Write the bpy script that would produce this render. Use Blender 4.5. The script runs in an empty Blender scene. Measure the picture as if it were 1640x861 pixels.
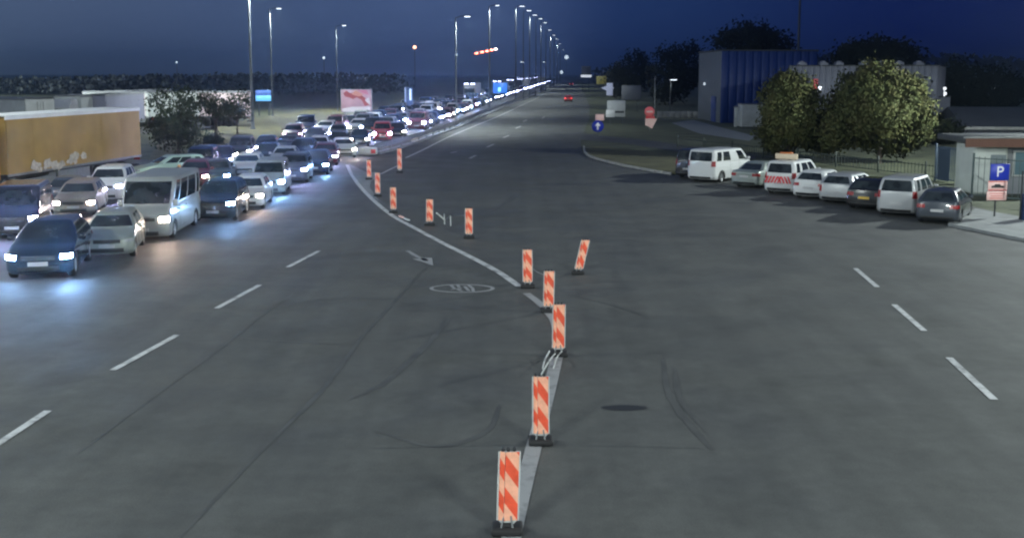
import bpy, bmesh, math, random
import numpy as np
from mathutils import Vector, Matrix
random.seed(7)
S = bpy.context.scene
COL = S.collection
R = math.radians

# ------------------------------------------------------------------ camera
CAM_H, FOC, PITCH, HORIZON = 6.0, 1800.0, R(8.0), 118.0      # photo is 1640 x 861
YC = HORIZON + FOC * math.tan(PITCH)
cam_data = bpy.data.cameras.new('camera')
cam = bpy.data.objects.new('camera', cam_data)
COL.objects.link(cam)
cam.location = (0, 0, CAM_H)
cam.rotation_euler = (R(90) - PITCH, 0, 0)
cam_data.sensor_width = 36.0
cam_data.lens = 36.0 * FOC / 1640.0
cam_data.shift_y = -(430.5 - YC) / 1640.0
cam_data.clip_start = 0.1
cam_data.clip_end = 9000.0
S.camera = cam
S.render.engine = 'CYCLES'
S.cycles.use_denoising = True
S.cycles.max_bounces = 5
S.cycles.diffuse_bounces = 2
S.cycles.glossy_bounces = 3
S.cycles.transparent_max_bounces = 6
S.cycles.volume_bounces = 0
S.cycles.sample_clamp_indirect = 4.0
S.cycles.use_light_tree = True
S.cycles.pixel_filter_type = 'BLACKMAN_HARRIS'
S.cycles.filter_width = 2.2           # a soft security camera

# ------------------------------------------------------------------ sky (before dawn, town glow towards the left)
S.view_settings.view_transform = 'Standard'
S.view_settings.look = 'None'
S.view_settings.exposure = 0.0
S.view_settings.gamma = 1.0
W = bpy.data.worlds.new('World')
S.world = W
W.use_nodes = True
wn, wl = W.node_tree.nodes, W.node_tree.links
wn.clear()
w_out = wn.new('ShaderNodeOutputWorld')
w_bg = wn.new('ShaderNodeBackground')
w_sky = wn.new('ShaderNodeTexSky')
w_sky.sky_type = 'NISHITA'
w_sky.sun_disc = False
w_sky.sun_elevation = R(-3.0)
w_sky.sun_rotation = R(180)
w_tc = wn.new('ShaderNodeTexCoord')
w_sep = wn.new('ShaderNodeSeparateXYZ')
wl.new(w_tc.outputs['Generated'], w_sep.inputs[0])
w_map = wn.new('ShaderNodeMapRange')
w_map.inputs['From Min'].default_value = -0.50
w_map.inputs['From Max'].default_value = 0.34
wl.new(w_sep.outputs['X'], w_map.inputs['Value'])
w_ramp = wn.new('ShaderNodeValToRGB')
cr = w_ramp.color_ramp
cr.interpolation = 'EASE'
cr.elements[0].position, cr.elements[0].color = 0.0, (0.076, 0.112, 0.195, 1)
cr.elements[1].position, cr.elements[1].color = 1.0, (0.0045, 0.0125, 0.078, 1)
e = cr.elements.new(0.55); e.color = (0.062, 0.100, 0.215, 1)
e = cr.elements.new(0.72); e.color = (0.014, 0.034, 0.115, 1)
wl.new(w_map.outputs[0], w_ramp.inputs[0])
w_noise = wn.new('ShaderNodeTexNoise')
w_noise.inputs['Scale'].default_value = 5.0
wl.new(w_tc.outputs['Generated'], w_noise.inputs['Vector'])
w_nm = wn.new('ShaderNodeMapRange')
w_nm.inputs['To Min'].default_value = 0.86
w_nm.inputs['To Max'].default_value = 1.14
wl.new(w_noise.outputs[0], w_nm.inputs['Value'])
w_mul = wn.new('ShaderNodeVectorMath'); w_mul.operation = 'SCALE'
wl.new(w_ramp.outputs[0], w_mul.inputs[0])
wl.new(w_nm.outputs[0], w_mul.inputs['Scale'])
w_add = wn.new('ShaderNodeVectorMath'); w_add.operation = 'MULTIPLY_ADD'
w_add.inputs[1].default_value = (0.05, 0.05, 0.05)
wl.new(w_sky.outputs[0], w_add.inputs[0])
wl.new(w_mul.outputs[0], w_add.inputs[2])
wl.new(w_add.outputs[0], w_bg.inputs[0])
w_bg.inputs[1].default_value = 1.0
wl.new(w_bg.outputs[0], w_out.inputs[0])

# ------------------------------------------------------------------ helpers
CP, SP = math.cos(PITCH), math.sin(PITCH)
def at(px, py, z=0.0):
    """the point of the horizontal plane z seen at photo pixel (px, py)"""
    a, b = (px - 820.0) / FOC, (YC - py) / FOC
    d = Vector((a, CP + b * SP, -SP + b * CP))
    t = (z - CAM_H) / d.z
    return Vector((d.x * t, d.y * t, z))
def hgt(p, py):
    """height above the ground, over ground point p, that shows at photo row py"""
    k = (YC - py) / FOC
    return CAM_H + p.y * (k * CP - SP) / (CP + k * SP)
def ppm(p):
    return FOC / (p.y * CP + CAM_H * SP)          # photo pixels per metre at ground point p

MATS = {}
def mat(name, col, rough=0.6, metal=0.0, var=0.0, scale=3.0, bump=0.0, emit=0.0, ecol=None, coat=0.0, spec=0.5, scale2=None):
    if name in MATS: return MATS[name]
    m = bpy.data.materials.new(name); m.use_nodes = True
    nt = m.node_tree; n, l = nt.nodes, nt.links
    b = n['Principled BSDF']
    b.inputs['Base Color'].default_value = (*col, 1)
    b.inputs['Roughness'].default_value = rough
    b.inputs['Metallic'].default_value = metal
    b.inputs['Coat Weight'].default_value = coat
    b.inputs['Specular IOR Level'].default_value = spec
    if emit:
        b.inputs['Emission Color'].default_value = (*(ecol or col), 1)
        b.inputs['Emission Strength'].default_value = emit
    if var:
        tc = n.new('ShaderNodeTexCoord')
        nz = n.new('ShaderNodeTexNoise'); nz.inputs['Scale'].default_value = scale; nz.inputs['Detail'].default_value = 6
        l.new(tc.outputs['Object'], nz.inputs['Vector'])
        mr = n.new('ShaderNodeMapRange'); mr.inputs['From Min'].default_value = 0.3; mr.inputs['From Max'].default_value = 0.7
        mr.inputs['To Min'].default_value = 1 - var; mr.inputs['To Max'].default_value = 1 + var
        l.new(nz.outputs[0], mr.inputs['Value'])
        sc = n.new('ShaderNodeVectorMath'); sc.operation = 'SCALE'; sc.inputs[0].default_value = col
        l.new(mr.outputs[0], sc.inputs['Scale'])
        l.new(sc.outputs[0], b.inputs['Base Color'])
        if bump:
            bp = n.new('ShaderNodeBump'); bp.inputs['Strength'].default_value = bump; bp.inputs['Distance'].default_value = 0.02
            l.new(nz.outputs[0], bp.inputs['Height']); l.new(bp.outputs[0], b.inputs['Normal'])
    MATS[name] = m
    return m

def asphalt(name, base, tint):
    m = bpy.data.materials.new(name); m.use_nodes = True
    n, l = m.node_tree.nodes, m.node_tree.links
    b = n['Principled BSDF']
    geo = n.new('ShaderNodeNewGeometry')
    def noise(sc, det, sx=1, sy=1):
        mp = n.new('ShaderNodeMapping'); mp.inputs['Scale'].default_value = (sx, sy, 1)
        l.new(geo.outputs['Position'], mp.inputs['Vector'])
        z = n.new('ShaderNodeTexNoise'); z.inputs['Scale'].default_value = sc; z.inputs['Detail'].default_value = det
        l.new(mp.outputs[0], z.inputs['Vector']); return z.outputs[0]
    def rng(s, a, c, lo=0.32, hi=0.68):
        mr = n.new('ShaderNodeMapRange'); mr.inputs['From Min'].default_value = lo; mr.inputs['From Max'].default_value = hi
        mr.inputs['To Min'].default_value = a; mr.inputs['To Max'].default_value = c; l.new(s, mr.inputs['Value']); return mr.outputs[0]
    def mul(a, c):
        k = n.new('ShaderNodeMath'); k.operation = 'MULTIPLY'; l.new(a, k.inputs[0]); l.new(c, k.inputs[1]); return k.outputs[0]
    v = mul(rng(noise(0.09, 5), 0.88, 1.12), rng(noise(0.9, 6), 0.90, 1.10))
    v = mul(v, rng(noise(1.0, 5, 1.5, 0.05), 0.86, 1.12))          # tyre-polished tracks along the lanes
    v = mul(v, rng(noise(3.5, 4), 0.90, 1.10))                    # patchy wear
    v = mul(v, rng(noise(60, 2), 0.78, 1.22))                      # stone chips
    v = mul(v, rng(noise(0.5, 8), 0.84, 1.0, 0.36, 0.46))          # oil stains
    colr = n.new('ShaderNodeVectorMath'); colr.operation = 'SCALE'; colr.inputs[0].default_value = tuple(base * t for t in tint)
    l.new(v, colr.inputs['Scale']); l.new(colr.outputs[0], b.inputs['Base Color'])
    l.new(rng(noise(0.4, 4), 0.62, 0.85), b.inputs['Roughness'])
    bp = n.new('ShaderNodeBump'); bp.inputs['Strength'].default_value = 0.25; bp.inputs['Distance'].default_value = 0.01
    l.new(noise(60, 2), bp.inputs['Height']); l.new(bp.outputs[0], b.inputs['Normal'])
    MATS[name] = m
    return m

def worn_paint(name, col, wear):
    """road paint with bare patches rubbed through to the asphalt"""
    m = bpy.data.materials.new(name); m.use_nodes = True
    n, l = m.node_tree.nodes, m.node_tree.links
    b = n['Principled BSDF']
    geo = n.new('ShaderNodeNewGeometry')
    z = n.new('ShaderNodeTexNoise'); z.inputs['Scale'].default_value = 2.2; z.inputs['Detail'].default_value = 8; z.inputs['Roughness'].default_value = 0.7
    l.new(geo.outputs['Position'], z.inputs['Vector'])
    mr = n.new('ShaderNodeMapRange'); mr.inputs['From Min'].default_value = wear - 0.12; mr.inputs['From Max'].default_value = wear + 0.12
    l.new(z.outputs[0], mr.inputs['Value'])
    mx = n.new('ShaderNodeMix'); mx.data_type = 'RGBA'
    mx.inputs['A'].default_value = (0.10, 0.105, 0.11, 1); mx.inputs['B'].default_value = (*col, 1)
    l.new(mr.outputs[0], mx.inputs['Factor']); l.new(mx.outputs['Result'], b.inputs['Base Color'])
    b.inputs['Roughness'].default_value = 0.7
    MATS[name] = m
    return m

class MB:
    """collects shapes, then links them as ONE mesh object"""
    def __init__(s): s.v, s.f, s.m, s.sm = [], [], [], []
    def add(s, vs, fs, m=0, smooth=False):
        o = len(s.v); s.v += [tuple(x) for x in vs]
        for f in fs: s.f.append(tuple(i + o for i in f)); s.m.append(m); s.sm.append(smooth)
    def box(s, c, d, m=0, rz=0.0, rx=0.0, ry=0.0):
        M = Matrix.Translation(c) @ Matrix.Rotation(rz, 4, 'Z') @ Matrix.Rotation(ry, 4, 'Y') @ Matrix.Rotation(rx, 4, 'X')
        vs = [M @ Vector((x * d[0] / 2, y * d[1] / 2, z * d[2] / 2)) for x in (-1, 1) for y in (-1, 1) for z in (-1, 1)]
        s.add(vs, [(0, 1, 3, 2), (4, 6, 7, 5), (0, 4, 5, 1), (2, 3, 7, 6), (0, 2, 6, 4), (1, 5, 7, 3)], m)
    def rbox(s, c, d, bev=0.03, m=0, seg=2, rz=0.0, rx=0.0, ry=0.0):
        bm = bmesh.new(); bmesh.ops.create_cube(bm, size=1)
        for v in bm.verts: v.co = Vector((v.co.x * d[0], v.co.y * d[1], v.co.z * d[2]))
        bmesh.ops.bevel(bm, geom=list(bm.edges), offset=bev, segments=seg, affect='EDGES', profile=0.5)
        M = Matrix.Translation(c) @ Matrix.Rotation(rz, 4, 'Z') @ Matrix.Rotation(ry, 4, 'Y') @ Matrix.Rotation(rx, 4, 'X')
        bm.verts.index_update()
        s.add([M @ v.co for v in bm.verts], [[v.index for v in f.verts] for f in bm.faces], m, True)
        bm.free()
    def tube(s, pts, r, n=10, m=0, cap=True, smooth=True):
        pts = [Vector(p) for p in pts]
        rs = r if isinstance(r, (list, tuple)) else [r] * len(pts)
        vs, fs = [], []
        for i, p in enumerate(pts):
            t = (pts[min(i + 1, len(pts) - 1)] - pts[max(i - 1, 0)]).normalized()
            a = t.orthogonal().normalized() if abs(t.z) < 0.99 else Vector((1, 0, 0)); a = (a - t * a.dot(t)).normalized(); c = t.cross(a)
            for k in range(n):
                th = 2 * math.pi * k / n
                vs.append(p + (a * math.cos(th) + c * math.sin(th)) * rs[i])
        for i in range(len(pts) - 1):
            for k in range(n):
                k2 = (k + 1) % n
                fs.append((i * n + k, i * n + k2, (i + 1) * n + k2, (i + 1) * n + k))
        s.add(vs, fs, m, smooth)
        if cap: s.add(vs[:n], [tuple(range(n))[::-1]], m); s.add(vs[-n:], [tuple(range(n))], m)
    def lathe(s, prof, M=None, n=20, m=0, smooth=True):
        """profile (radius, height) turned about local z"""
        M = M or Matrix.Identity(4)
        vs, fs = [], []
        for r_, z_ in prof:
            for k in range(n):
                th = 2 * math.pi * k / n
                vs.append(M @ Vector((r_ * math.cos(th), r_ * math.sin(th), z_)))
        for i in range(len(prof) - 1):
            for k in range(n):
                k2 = (k + 1) % n
                fs.append((i * n + k, i * n + k2, (i + 1) * n + k2, (i + 1) * n + k))
        s.add(vs, fs, m, smooth)
    def poly(s, pts, m=0): s.add(pts, [tuple(range(len(pts)))], m)
    def prism(s, pts, d, m=0):
        """flat outline pushed along vector d"""
        n = len(pts); d = Vector(d); p2 = [Vector(p) + d for p in pts]
        s.add(list(pts) + p2, [tuple(range(n))[::-1], tuple(range(n, 2 * n))] + [(i, (i + 1) % n, n + (i + 1) % n, n + i) for i in range(n)], m)
    def mesh(s, name, mats):
        me = bpy.data.meshes.new(name)
        me.from_pydata(s.v, [], s.f)
        for m in mats: me.materials.append(m)
        me.polygons.foreach_set('material_index', s.m)
        me.polygons.foreach_set('use_smooth', s.sm)
        me.update()
        return me
    def build(s, name, mats, parent=None, **kw):
        if not isinstance(mats, (list, tuple)): mats = [mats]
        return link(name, s.mesh(name, mats), parent, **kw)

def link(name, me, parent=None, **kw):
    o = bpy.data.objects.new(name, me); COL.objects.link(o)
    if parent is not None: o.parent = parent
    for k, v in kw.items(): o[k] = v
    return o
def thing(name, label, cat, loc=(0, 0, 0), rz=0.0, group=None):
    o = bpy.data.objects.new(name, None); COL.objects.link(o)
    o.location = loc; o.rotation_euler = (0, 0, rz); o['label'] = label; o['category'] = cat
    o.empty_display_size = 0.3
    if group: o['group'] = group
    return o
def copy_tree(o, parent=None):
    c = o.copy(); COL.objects.link(c); c.parent = parent
    for ch in list(o.children): copy_tree(ch, c)
    return c
def resample(pts, step):
    pts = [Vector(p) for p in pts]; out = [pts[0].copy()]; acc = 0.0
    for a, b in zip(pts, pts[1:]):
        L = (b - a).length; d = step - acc
        while d <= L:
            out.append(a + (b - a) * (d / L)); d += step
        acc = L - (d - step)
    return out
def smooth_line(pts, n=8):
    """Catmull-Rom through the points"""
    p = [Vector(q) for q in pts]; p = [p[0] * 2 - p[1]] + p + [p[-1] * 2 - p[-2]]; out = []
    for i in range(1, len(p) - 2):
        for k in range(n):
            t = k / n
            out.append(0.5 * ((2 * p[i]) + (p[i + 1] - p[i - 1]) * t + (2 * p[i - 1] - 5 * p[i] + 4 * p[i + 1] - p[i + 2]) * t * t + (3 * p[i] - p[i - 1] - 3 * p[i + 1] + p[i + 2]) * t ** 3))
    out.append(p[-2]); return out
def ribbon(mb, pts, w, z, m=0):
    """a flat strip of width w (number or list) along pts"""
    pts = [Vector((p[0], p[1], 0)) for p in pts]; L = []
    for i, p in enumerate(pts):
        t = (pts[min(i + 1, len(pts) - 1)] - pts[max(i - 1, 0)]).normalized(); n = Vector((-t.y, t.x, 0))
        ww = w[i] if isinstance(w, (list, tuple)) else w
        L.append((p + n * ww / 2, p - n * ww / 2))
    vs = [Vector((q.x, q.y, z)) for ab in L for q in ab]
    mb.add(vs, [(2 * i, 2 * i + 1, 2 * i + 3, 2 * i + 2) for i in range(len(L) - 1)], m)
def sheet(name, pix, z, m, **kw):
    """ground sheet whose outline is given as ground points"""
    mb = MB(); mb.poly([Vector((p[0], p[1], z)) for p in pix]); bm = bmesh.new()
    o = mb.build(name, m, kind='structure', **kw)
    bm.from_mesh(o.data); bmesh.ops.triangulate(bm, faces=bm.faces[:]); bm.normal_update()
    for f in bm.faces:
        if f.normal.z < 0: f.normal_flip()
    bm.to_mesh(o.data); bm.free()
    return o
def text_mesh(s, size, name='lettering'):
    c = bpy.data.curves.new(name, 'FONT'); c.body = s; c.size = size; c.align_x = 'CENTER'; c.align_y = 'CENTER'; c.extrude = 0.002
    o = bpy.data.objects.new(name, c); COL.objects.link(o)
    dg = bpy.context.evaluated_depsgraph_get(); me = bpy.data.meshes.new_from_object(o.evaluated_get(dg))
    bpy.data.objects.remove(o); return me

# ------------------------------------------------------------------ materials
ASPH = asphalt('asphalt', 0.071, (0.965, 1.0, 0.955))
ASPH2 = asphalt('asphalt_road', 0.056, (0.97, 1.0, 0.99))
M_WHITE_LINE = worn_paint('worn_white_paint', (0.50, 0.51, 0.51), 0.41)
M_FADED_LINE = worn_paint('faded_white_paint', (0.27, 0.275, 0.28), 0.37)
M_SEAM = mat('tar_seam', (0.022, 0.023, 0.024), 0.55)
M_SKID = mat('skid_rubber', (0.0665, 0.0685, 0.0655), 0.6, var=0.25, scale=1.2)
M_GRASS = mat('rough_grass', (0.060, 0.068, 0.036), 0.95, var=0.45, scale=0.35, bump=0.6)
M_GRASS2 = mat('dry_grass', (0.085, 0.082, 0.040), 0.95, var=0.4, scale=0.6, bump=0.6)
M_CONC = mat('concrete', (0.30, 0.30, 0.29), 0.85, var=0.2, scale=2.0)
M_PAVE = mat('pale_paving', (0.20, 0.21, 0.21), 0.85, var=0.2, scale=1.5)
M_RUBBER = mat('black_rubber', (0.012, 0.012, 0.013), 0.7)
M_BLACK = mat('black_plastic', (0.012, 0.012, 0.013), 0.5)
M_GLASS = mat('dark_car_glass', (0.016, 0.020, 0.022), 0.06, spec=0.6, var=0.8, scale=2.2)  # uneven grey painted into the glass in place of reflections
M_RIM = mat('alloy_rim', (0.35, 0.36, 0.37), 0.35, 0.7)
M_STEEL = mat('galvanised_steel', (0.20, 0.21, 0.22), 0.5, 0.5, var=0.15, scale=4)
M_POLE = mat('pole_steel', (0.075, 0.085, 0.10), 0.6, 0.2, var=0.12, scale=3)
M_DARKMETAL = mat('dark_metal', (0.03, 0.032, 0.036), 0.5, 0.3)
M_PLATE = mat('plate_white', (0.36, 0.36, 0.37), 0.5)
M_PLATE_Y = mat('plate_yellow', (0.65, 0.42, 0.05), 0.5)
M_TAIL = mat('tail_red', (0.25, 0.012, 0.012), 0.25, coat=0.5)
M_TAIL_ON = mat('tail_red_lit', (0.5, 0.02, 0.02), 0.3, emit=3.0, ecol=(1, 0.06, 0.05))
M_LAMP_OFF = mat('headlamp_glass', (0.40, 0.42, 0.44), 0.12, 0.3, coat=0.5)
M_LAMP_BLUE = mat('headlamp_blue_white', (0.8, 0.9, 1), 0.3, emit=720.0, ecol=(0.30, 0.56, 1.0))
M_LAMP_WARM = mat('headlamp_warm', (1, 0.9, 0.8), 0.3, emit=400.0, ecol=(1.0, 0.76, 0.62))
M_LAMP_VIO = mat('headlamp_violet_white', (0.85, 0.85, 1), 0.3, emit=640.0, ecol=(0.52, 0.54, 1.0))
M_LAMP_FAR = mat('headlamp_far', (0.85, 0.85, 1), 0.3, emit=110.0, ecol=(0.50, 0.54, 1.0))
M_LUM = mat('luminaire_glass', (0.9, 0.95, 1), 0.3, emit=5.0, ecol=(0.80, 0.90, 1.0))
M_RED_LUM = mat('red_lamp', (1, 0.3, 0.2), 0.3, emit=8.0, ecol=(1.0, 0.16, 0.08))
M_WHITE = mat('white_enamel', (0.68, 0.69, 0.69), 0.45, var=0.06, scale=2)
M_OFFWHITE = mat('off_white_panel', (0.50, 0.52, 0.51), 0.6, var=0.12, scale=1.5)
M_GREY = mat('grey_board', (0.22, 0.23, 0.25), 0.6, var=0.1, scale=1)
M_BLUE_SIGN = mat('blue_sign', (0.012, 0.030, 0.36), 0.4)
M_RED_SIGN = mat('red_sign', (0.62, 0.035, 0.045), 0.4)
M_PINK_SIGN = mat('pinkish_white_sign', (0.78, 0.50, 0.46), 0.45)
M_YELLOW = mat('yellow_sign', (0.58, 0.50, 0.16), 0.5)
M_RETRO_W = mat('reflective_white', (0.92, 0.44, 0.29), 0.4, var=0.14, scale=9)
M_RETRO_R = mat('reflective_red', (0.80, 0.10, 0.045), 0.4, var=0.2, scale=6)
M_BARK = mat('bark', (0.045, 0.035, 0.028), 0.9, var=0.3, scale=6)
M_PATCH = mat('scuffed_pale_print', (0.42, 0.39, 0.34), 0.7, var=0.3, scale=5)  # mottled pale tone of the low patches on the trailer side
M_LILAC = mat('lilac_white', (0.23, 0.235, 0.31), 0.6, var=0.1, scale=.5)
PAINT = {
 'black_blue': mat('paint_black_blue', (0.008, 0.014, 0.028), 0.25, coat=0.8),
 'black': mat('paint_black', (0.008, 0.008, 0.009), 0.25, coat=0.8),
 'silver_green': mat('paint_silver_green', (0.24, 0.27, 0.25), 0.35, 0.35, coat=0.6),
 'silver': mat('paint_silver', (0.34, 0.35, 0.36), 0.35, 0.35, coat=0.6),
 'white': mat('paint_white', (0.52, 0.53, 0.53), 0.35, coat=0.6),
 'dirty_white': mat('paint_dirty_white', (0.21, 0.225, 0.225), 0.4, coat=0.3, var=0.1, scale=1.5),
 'brown_silver': mat('paint_brown_silver', (0.20, 0.165, 0.14), 0.35, 0.3, coat=0.6),
 'mint': mat('paint_mint', (0.40, 0.55, 0.46), 0.4, coat=0.5),
 'dark_blue': mat('paint_dark_blue', (0.012, 0.025, 0.085), 0.25, coat=0.8),
 'dark_grey': mat('paint_dark_grey', (0.035, 0.042, 0.055), 0.3, 0.2, coat=0.7),
 'grey_blue': mat('paint_grey_blue', (0.055, 0.07, 0.10), 0.3, 0.2, coat=0.7),
 'maroon': mat('paint_maroon', (0.09, 0.010, 0.020), 0.3, coat=0.7),
 'red': mat('paint_red', (0.42, 0.020, 0.022), 0.35, coat=0.6),
}

# ------------------------------------------------------------------ vehicles
def spot(parent, loc, power, ang, col, aim, blend=.6, rad=.14):
    d = bpy.data.lights.new('lamp_light', 'SPOT'); d.energy = power; d.spot_size = R(ang); d.spot_blend = blend; d.color = col; d.shadow_soft_size = rad
    o = bpy.data.objects.new('lamp_light', d); COL.objects.link(o); o.parent = parent; o.location = loc
    v = Vector(aim) - Vector(loc); o.rotation_euler = v.to_track_quat('-Z', 'Y').to_euler()
    return o
def lerp(a, b, t): return a + (b - a) * t
VSPEC = {
 # L length, W width, H height; hz bonnet front height, cz cowl height, cx windscreen foot, wx windscreen top, bz belt, rbx / rtx rear glass foot / top, tz boot deck height
 'hatchback': dict(L=4.15, W=1.78, H=1.47, hz=.74, cz=.93, cx=1.02, wx=.22, bz=.96, rbx=-1.98, rtx=-1.62, wr=.60, wb=2.58, wo=.06, tyre=.32, wins=[(.05, .47), (.52, .90)], doors=[(.04, .50), (.51, .96)], split=-1.35),
 'saloon': dict(L=4.62, W=1.80, H=1.44, hz=.73, cz=.93, cx=.98, wx=.20, bz=.95, rbx=-1.68, rtx=-1.05, wr=.59, wb=2.70, wo=.08, tyre=.32, wins=[(.05, .46), (.51, .90)], doors=[(.04, .49), (.50, .95)], split=-1.15, tz=.98),
 'estate': dict(L=4.58, W=1.80, H=1.48, hz=.74, cz=.94, cx=1.08, wx=.30, bz=.97, rbx=-2.20, rtx=-1.90, wr=.61, wb=2.68, wo=.08, tyre=.32, wins=[(.05, .45), (.49, .88)], doors=[(.04, .47), (.48, .93)], split=-1.25, quarter=True),
 'offroader': dict(L=4.45, W=1.84, H=1.68, hz=.90, cz=1.08, cx=1.10, wx=.42, bz=1.10, rbx=-2.12, rtx=-1.88, wr=.64, wb=2.65, wo=.04, tyre=.36, wins=[(.05, .46), (.50, .92)], doors=[(.04, .48), (.49, .95)], split=-1.22, quarter=True),
 'minivan': dict(L=4.40, W=1.80, H=1.80, hz=.84, cz=1.06, cx=1.30, wx=.62, bz=1.08, rbx=-2.14, rtx=-2.02, wr=.70, wb=2.70, wo=.02, tyre=.32, wins=[(.04, .42), (.48, .92)], doors=[(.03, .45), (.46, .95)], split=-1.15, quarter=True),
 'van': dict(L=4.95, W=1.92, H=1.96, hz=.92, cz=1.16, cx=1.72, wx=.98, bz=1.18, rbx=-2.42, rtx=-2.34, wr=.78, wb=3.05, wo=-.02, tyre=.33, wins=[(.03, .30), (.66, .98)], doors=[(.02, .33), (.34, .68)], split=-1.35, quarter=True),
 'minibus': dict(L=5.95, W=1.99, H=2.42, hz=.96, cz=1.24, cx=2.34, wx=1.62, bz=1.26, rbx=-2.92, rtx=-2.86, wr=.86, wb=3.65, wo=.05, tyre=.35, wins=[(.02, .20), (.25, .56), (.59, .96)], doors=[(.015, .23), (.24, .58)], split=-2.05, quarter=True),
}
NF, NC, NSF, NSM, NSR = 7, 4, 12, 28, 10

def car_levels(v):
    h, w = v['L'] / 2, v['W'] / 2
    hz, cz, bz, cx = v['hz'], v['cz'], v['bz'], v['cx']
    tz = v.get('tz'); rbx, rtx = v['rbx'], v['rtx']
    def rear(z):                                     # rear outline of the lower body
        if tz: return -h + .04
        return lerp(-h + .01, rbx - .03, max(0, min(1, (z - .5) / (bz - .5))) ** 1.6)
    lv = []                                          # z, front x, rear x, half width, front corner, rear corner, front bow, rear bow
    def L(z, xf, xr, hw, cf=.30, crr=.24, bf=.10, br=.07): lv.append((z, xf, xr, hw, cf, crr, bf, br))
    g = .15 + v['tyre'] * .1
    L(g, h - .12, -h + .14, w - .07)
    L(g + .05, h - .04, -h + .05, w - .025)
    z = g + .12
    while z < hz - .05:
        k = (z - g) / (hz - g)
        bulge = .012 * math.sin(math.pi * k)
        L(z, h - .03 * max(0, k - .45) * 2, min(rear(z), -h + .03) if z < .62 else rear(z), w - .012 + bulge)
        z += .062
    L(hz - .02, h - .05, rear(hz), w - .004)
    xs = [h - .16, lerp(h - .16, cx, .30), lerp(h - .16, cx, .62), cx + .08]
    for i, xf in enumerate(xs):
        t = i / 3
        zz = lerp(hz + .025, cz, t ** .75)
        L(zz, xf, rear(zz) if not tz or zz < tz - .06 else rear(zz) + .06, w - .012 - .030 * t, lerp(.30, .14, t), .22, lerp(.10, .13, t))
    if tz:
        bb = bz + .02
        L(bb, cx + .02, -h + .16, w - .065, .13, .2, .13)
        L(bb + .012, cx, lerp(-h + .16, rbx, .6), w - .075, .13, .16, .13)
        L(bb + .022, cx - .02, rbx, w - .085, .13, .14, .13, .10)
    else:
        bb = bz + .02
        L(bb, cx, rear(bz) , w - .055, .13, .16, .13, .09)
    nb = len(lv) - 1
    zt = v['H'] - .065
    wr = v['wr'] + (w - .89)
    glass = []
    for t in (.10, .36, .62, .86, 1.0):
        x0, r0, w0 = lv[nb][1], lv[nb][2], lv[nb][3]
        L(lerp(bb, zt, t), lerp(x0, v['wx'], t), lerp(r0, rtx, t), lerp(w0, wr, t) + .03 * math.sin(math.pi * t), lerp(.13, .16, t), .16, .13, .09)
    ng = nb + 1                                      # glass lies between levels ng and ng+3
    x1, r1, w1 = lv[-1][1], lv[-1][2], lv[-1][3]
    c = (x1 + r1) / 2
    for f, dz in ((.955, .026), (.86, .046), (.62, .060), (.3, .065)):
        L(zt + dz, c + (x1 - c) * f - .06 * (1 - f), c + (r1 - c) * f, w1 * (f if f < .9 else .93), .16 * f, .16 * f, .13 * f, .09 * f)
    return lv, nb, ng

def half_outline(l, v):
    z, xf, xr, hw, cf, crr, bf, br = l
    cfy, cry = min(cf, hw * .6), min(crr, hw * .6)
    cfx, crx = cf * 1.15, crr * 1.0
    p, tag = [], []
    for k in range(NF):
        y = (hw - cfy) * k / (NF - 1); p.append((xf - bf * (y / hw) ** 2, y)); tag.append(('F', k / (NF - 1)))
    x0 = p[-1][0]
    for k in range(1, NC):
        a = math.pi / 2 * k / NC; p.append((x0 - cfx * (1 - math.cos(a)), hw - cfy + cfy * math.sin(a))); tag.append(('CF', 0))
    xs_f = x0 - cfx
    sf = min(v['cx'] - .33, xs_f - .08)
    x0r = xr + br * ((hw - cry) / hw) ** 2
    xs_r = x0r + crx
    sr = max(v['split'], xs_r + .06)
    for k in range(NSF): p.append((lerp(xs_f, sf, k / NSF), hw)); tag.append(('SF', k / NSF))
    for k in range(NSM): p.append((lerp(sf, sr, k / NSM), hw)); tag.append(('SM', k / NSM))
    for k in range(NSR + 1): p.append((lerp(sr, xs_r, k / NSR), hw)); tag.append(('SR', k / NSR))
    for k in range(1, NC):
        a = math.pi / 2 * k / NC; p.append((xs_r - crx * math.sin(a), hw - cry + cry * math.cos(a))); tag.append(('CR', 0))
    for k in range(NF - 1, -1, -1):
        y = (hw - cry) * k / (NF - 1); p.append((xr + br * (y / hw) ** 2, y)); tag.append(('R', k / (NF - 1)))
    return p, tag

def outline_at(lv, z):
    for a, b in zip(lv, lv[1:]):
        if a[0] <= z <= b[0] + 1e-6:
            t = (z - a[0]) / max(1e-6, b[0] - a[0])
            return tuple(lerp(p, q, t) for p, q in zip(a, b))
    return lv[0]

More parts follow.
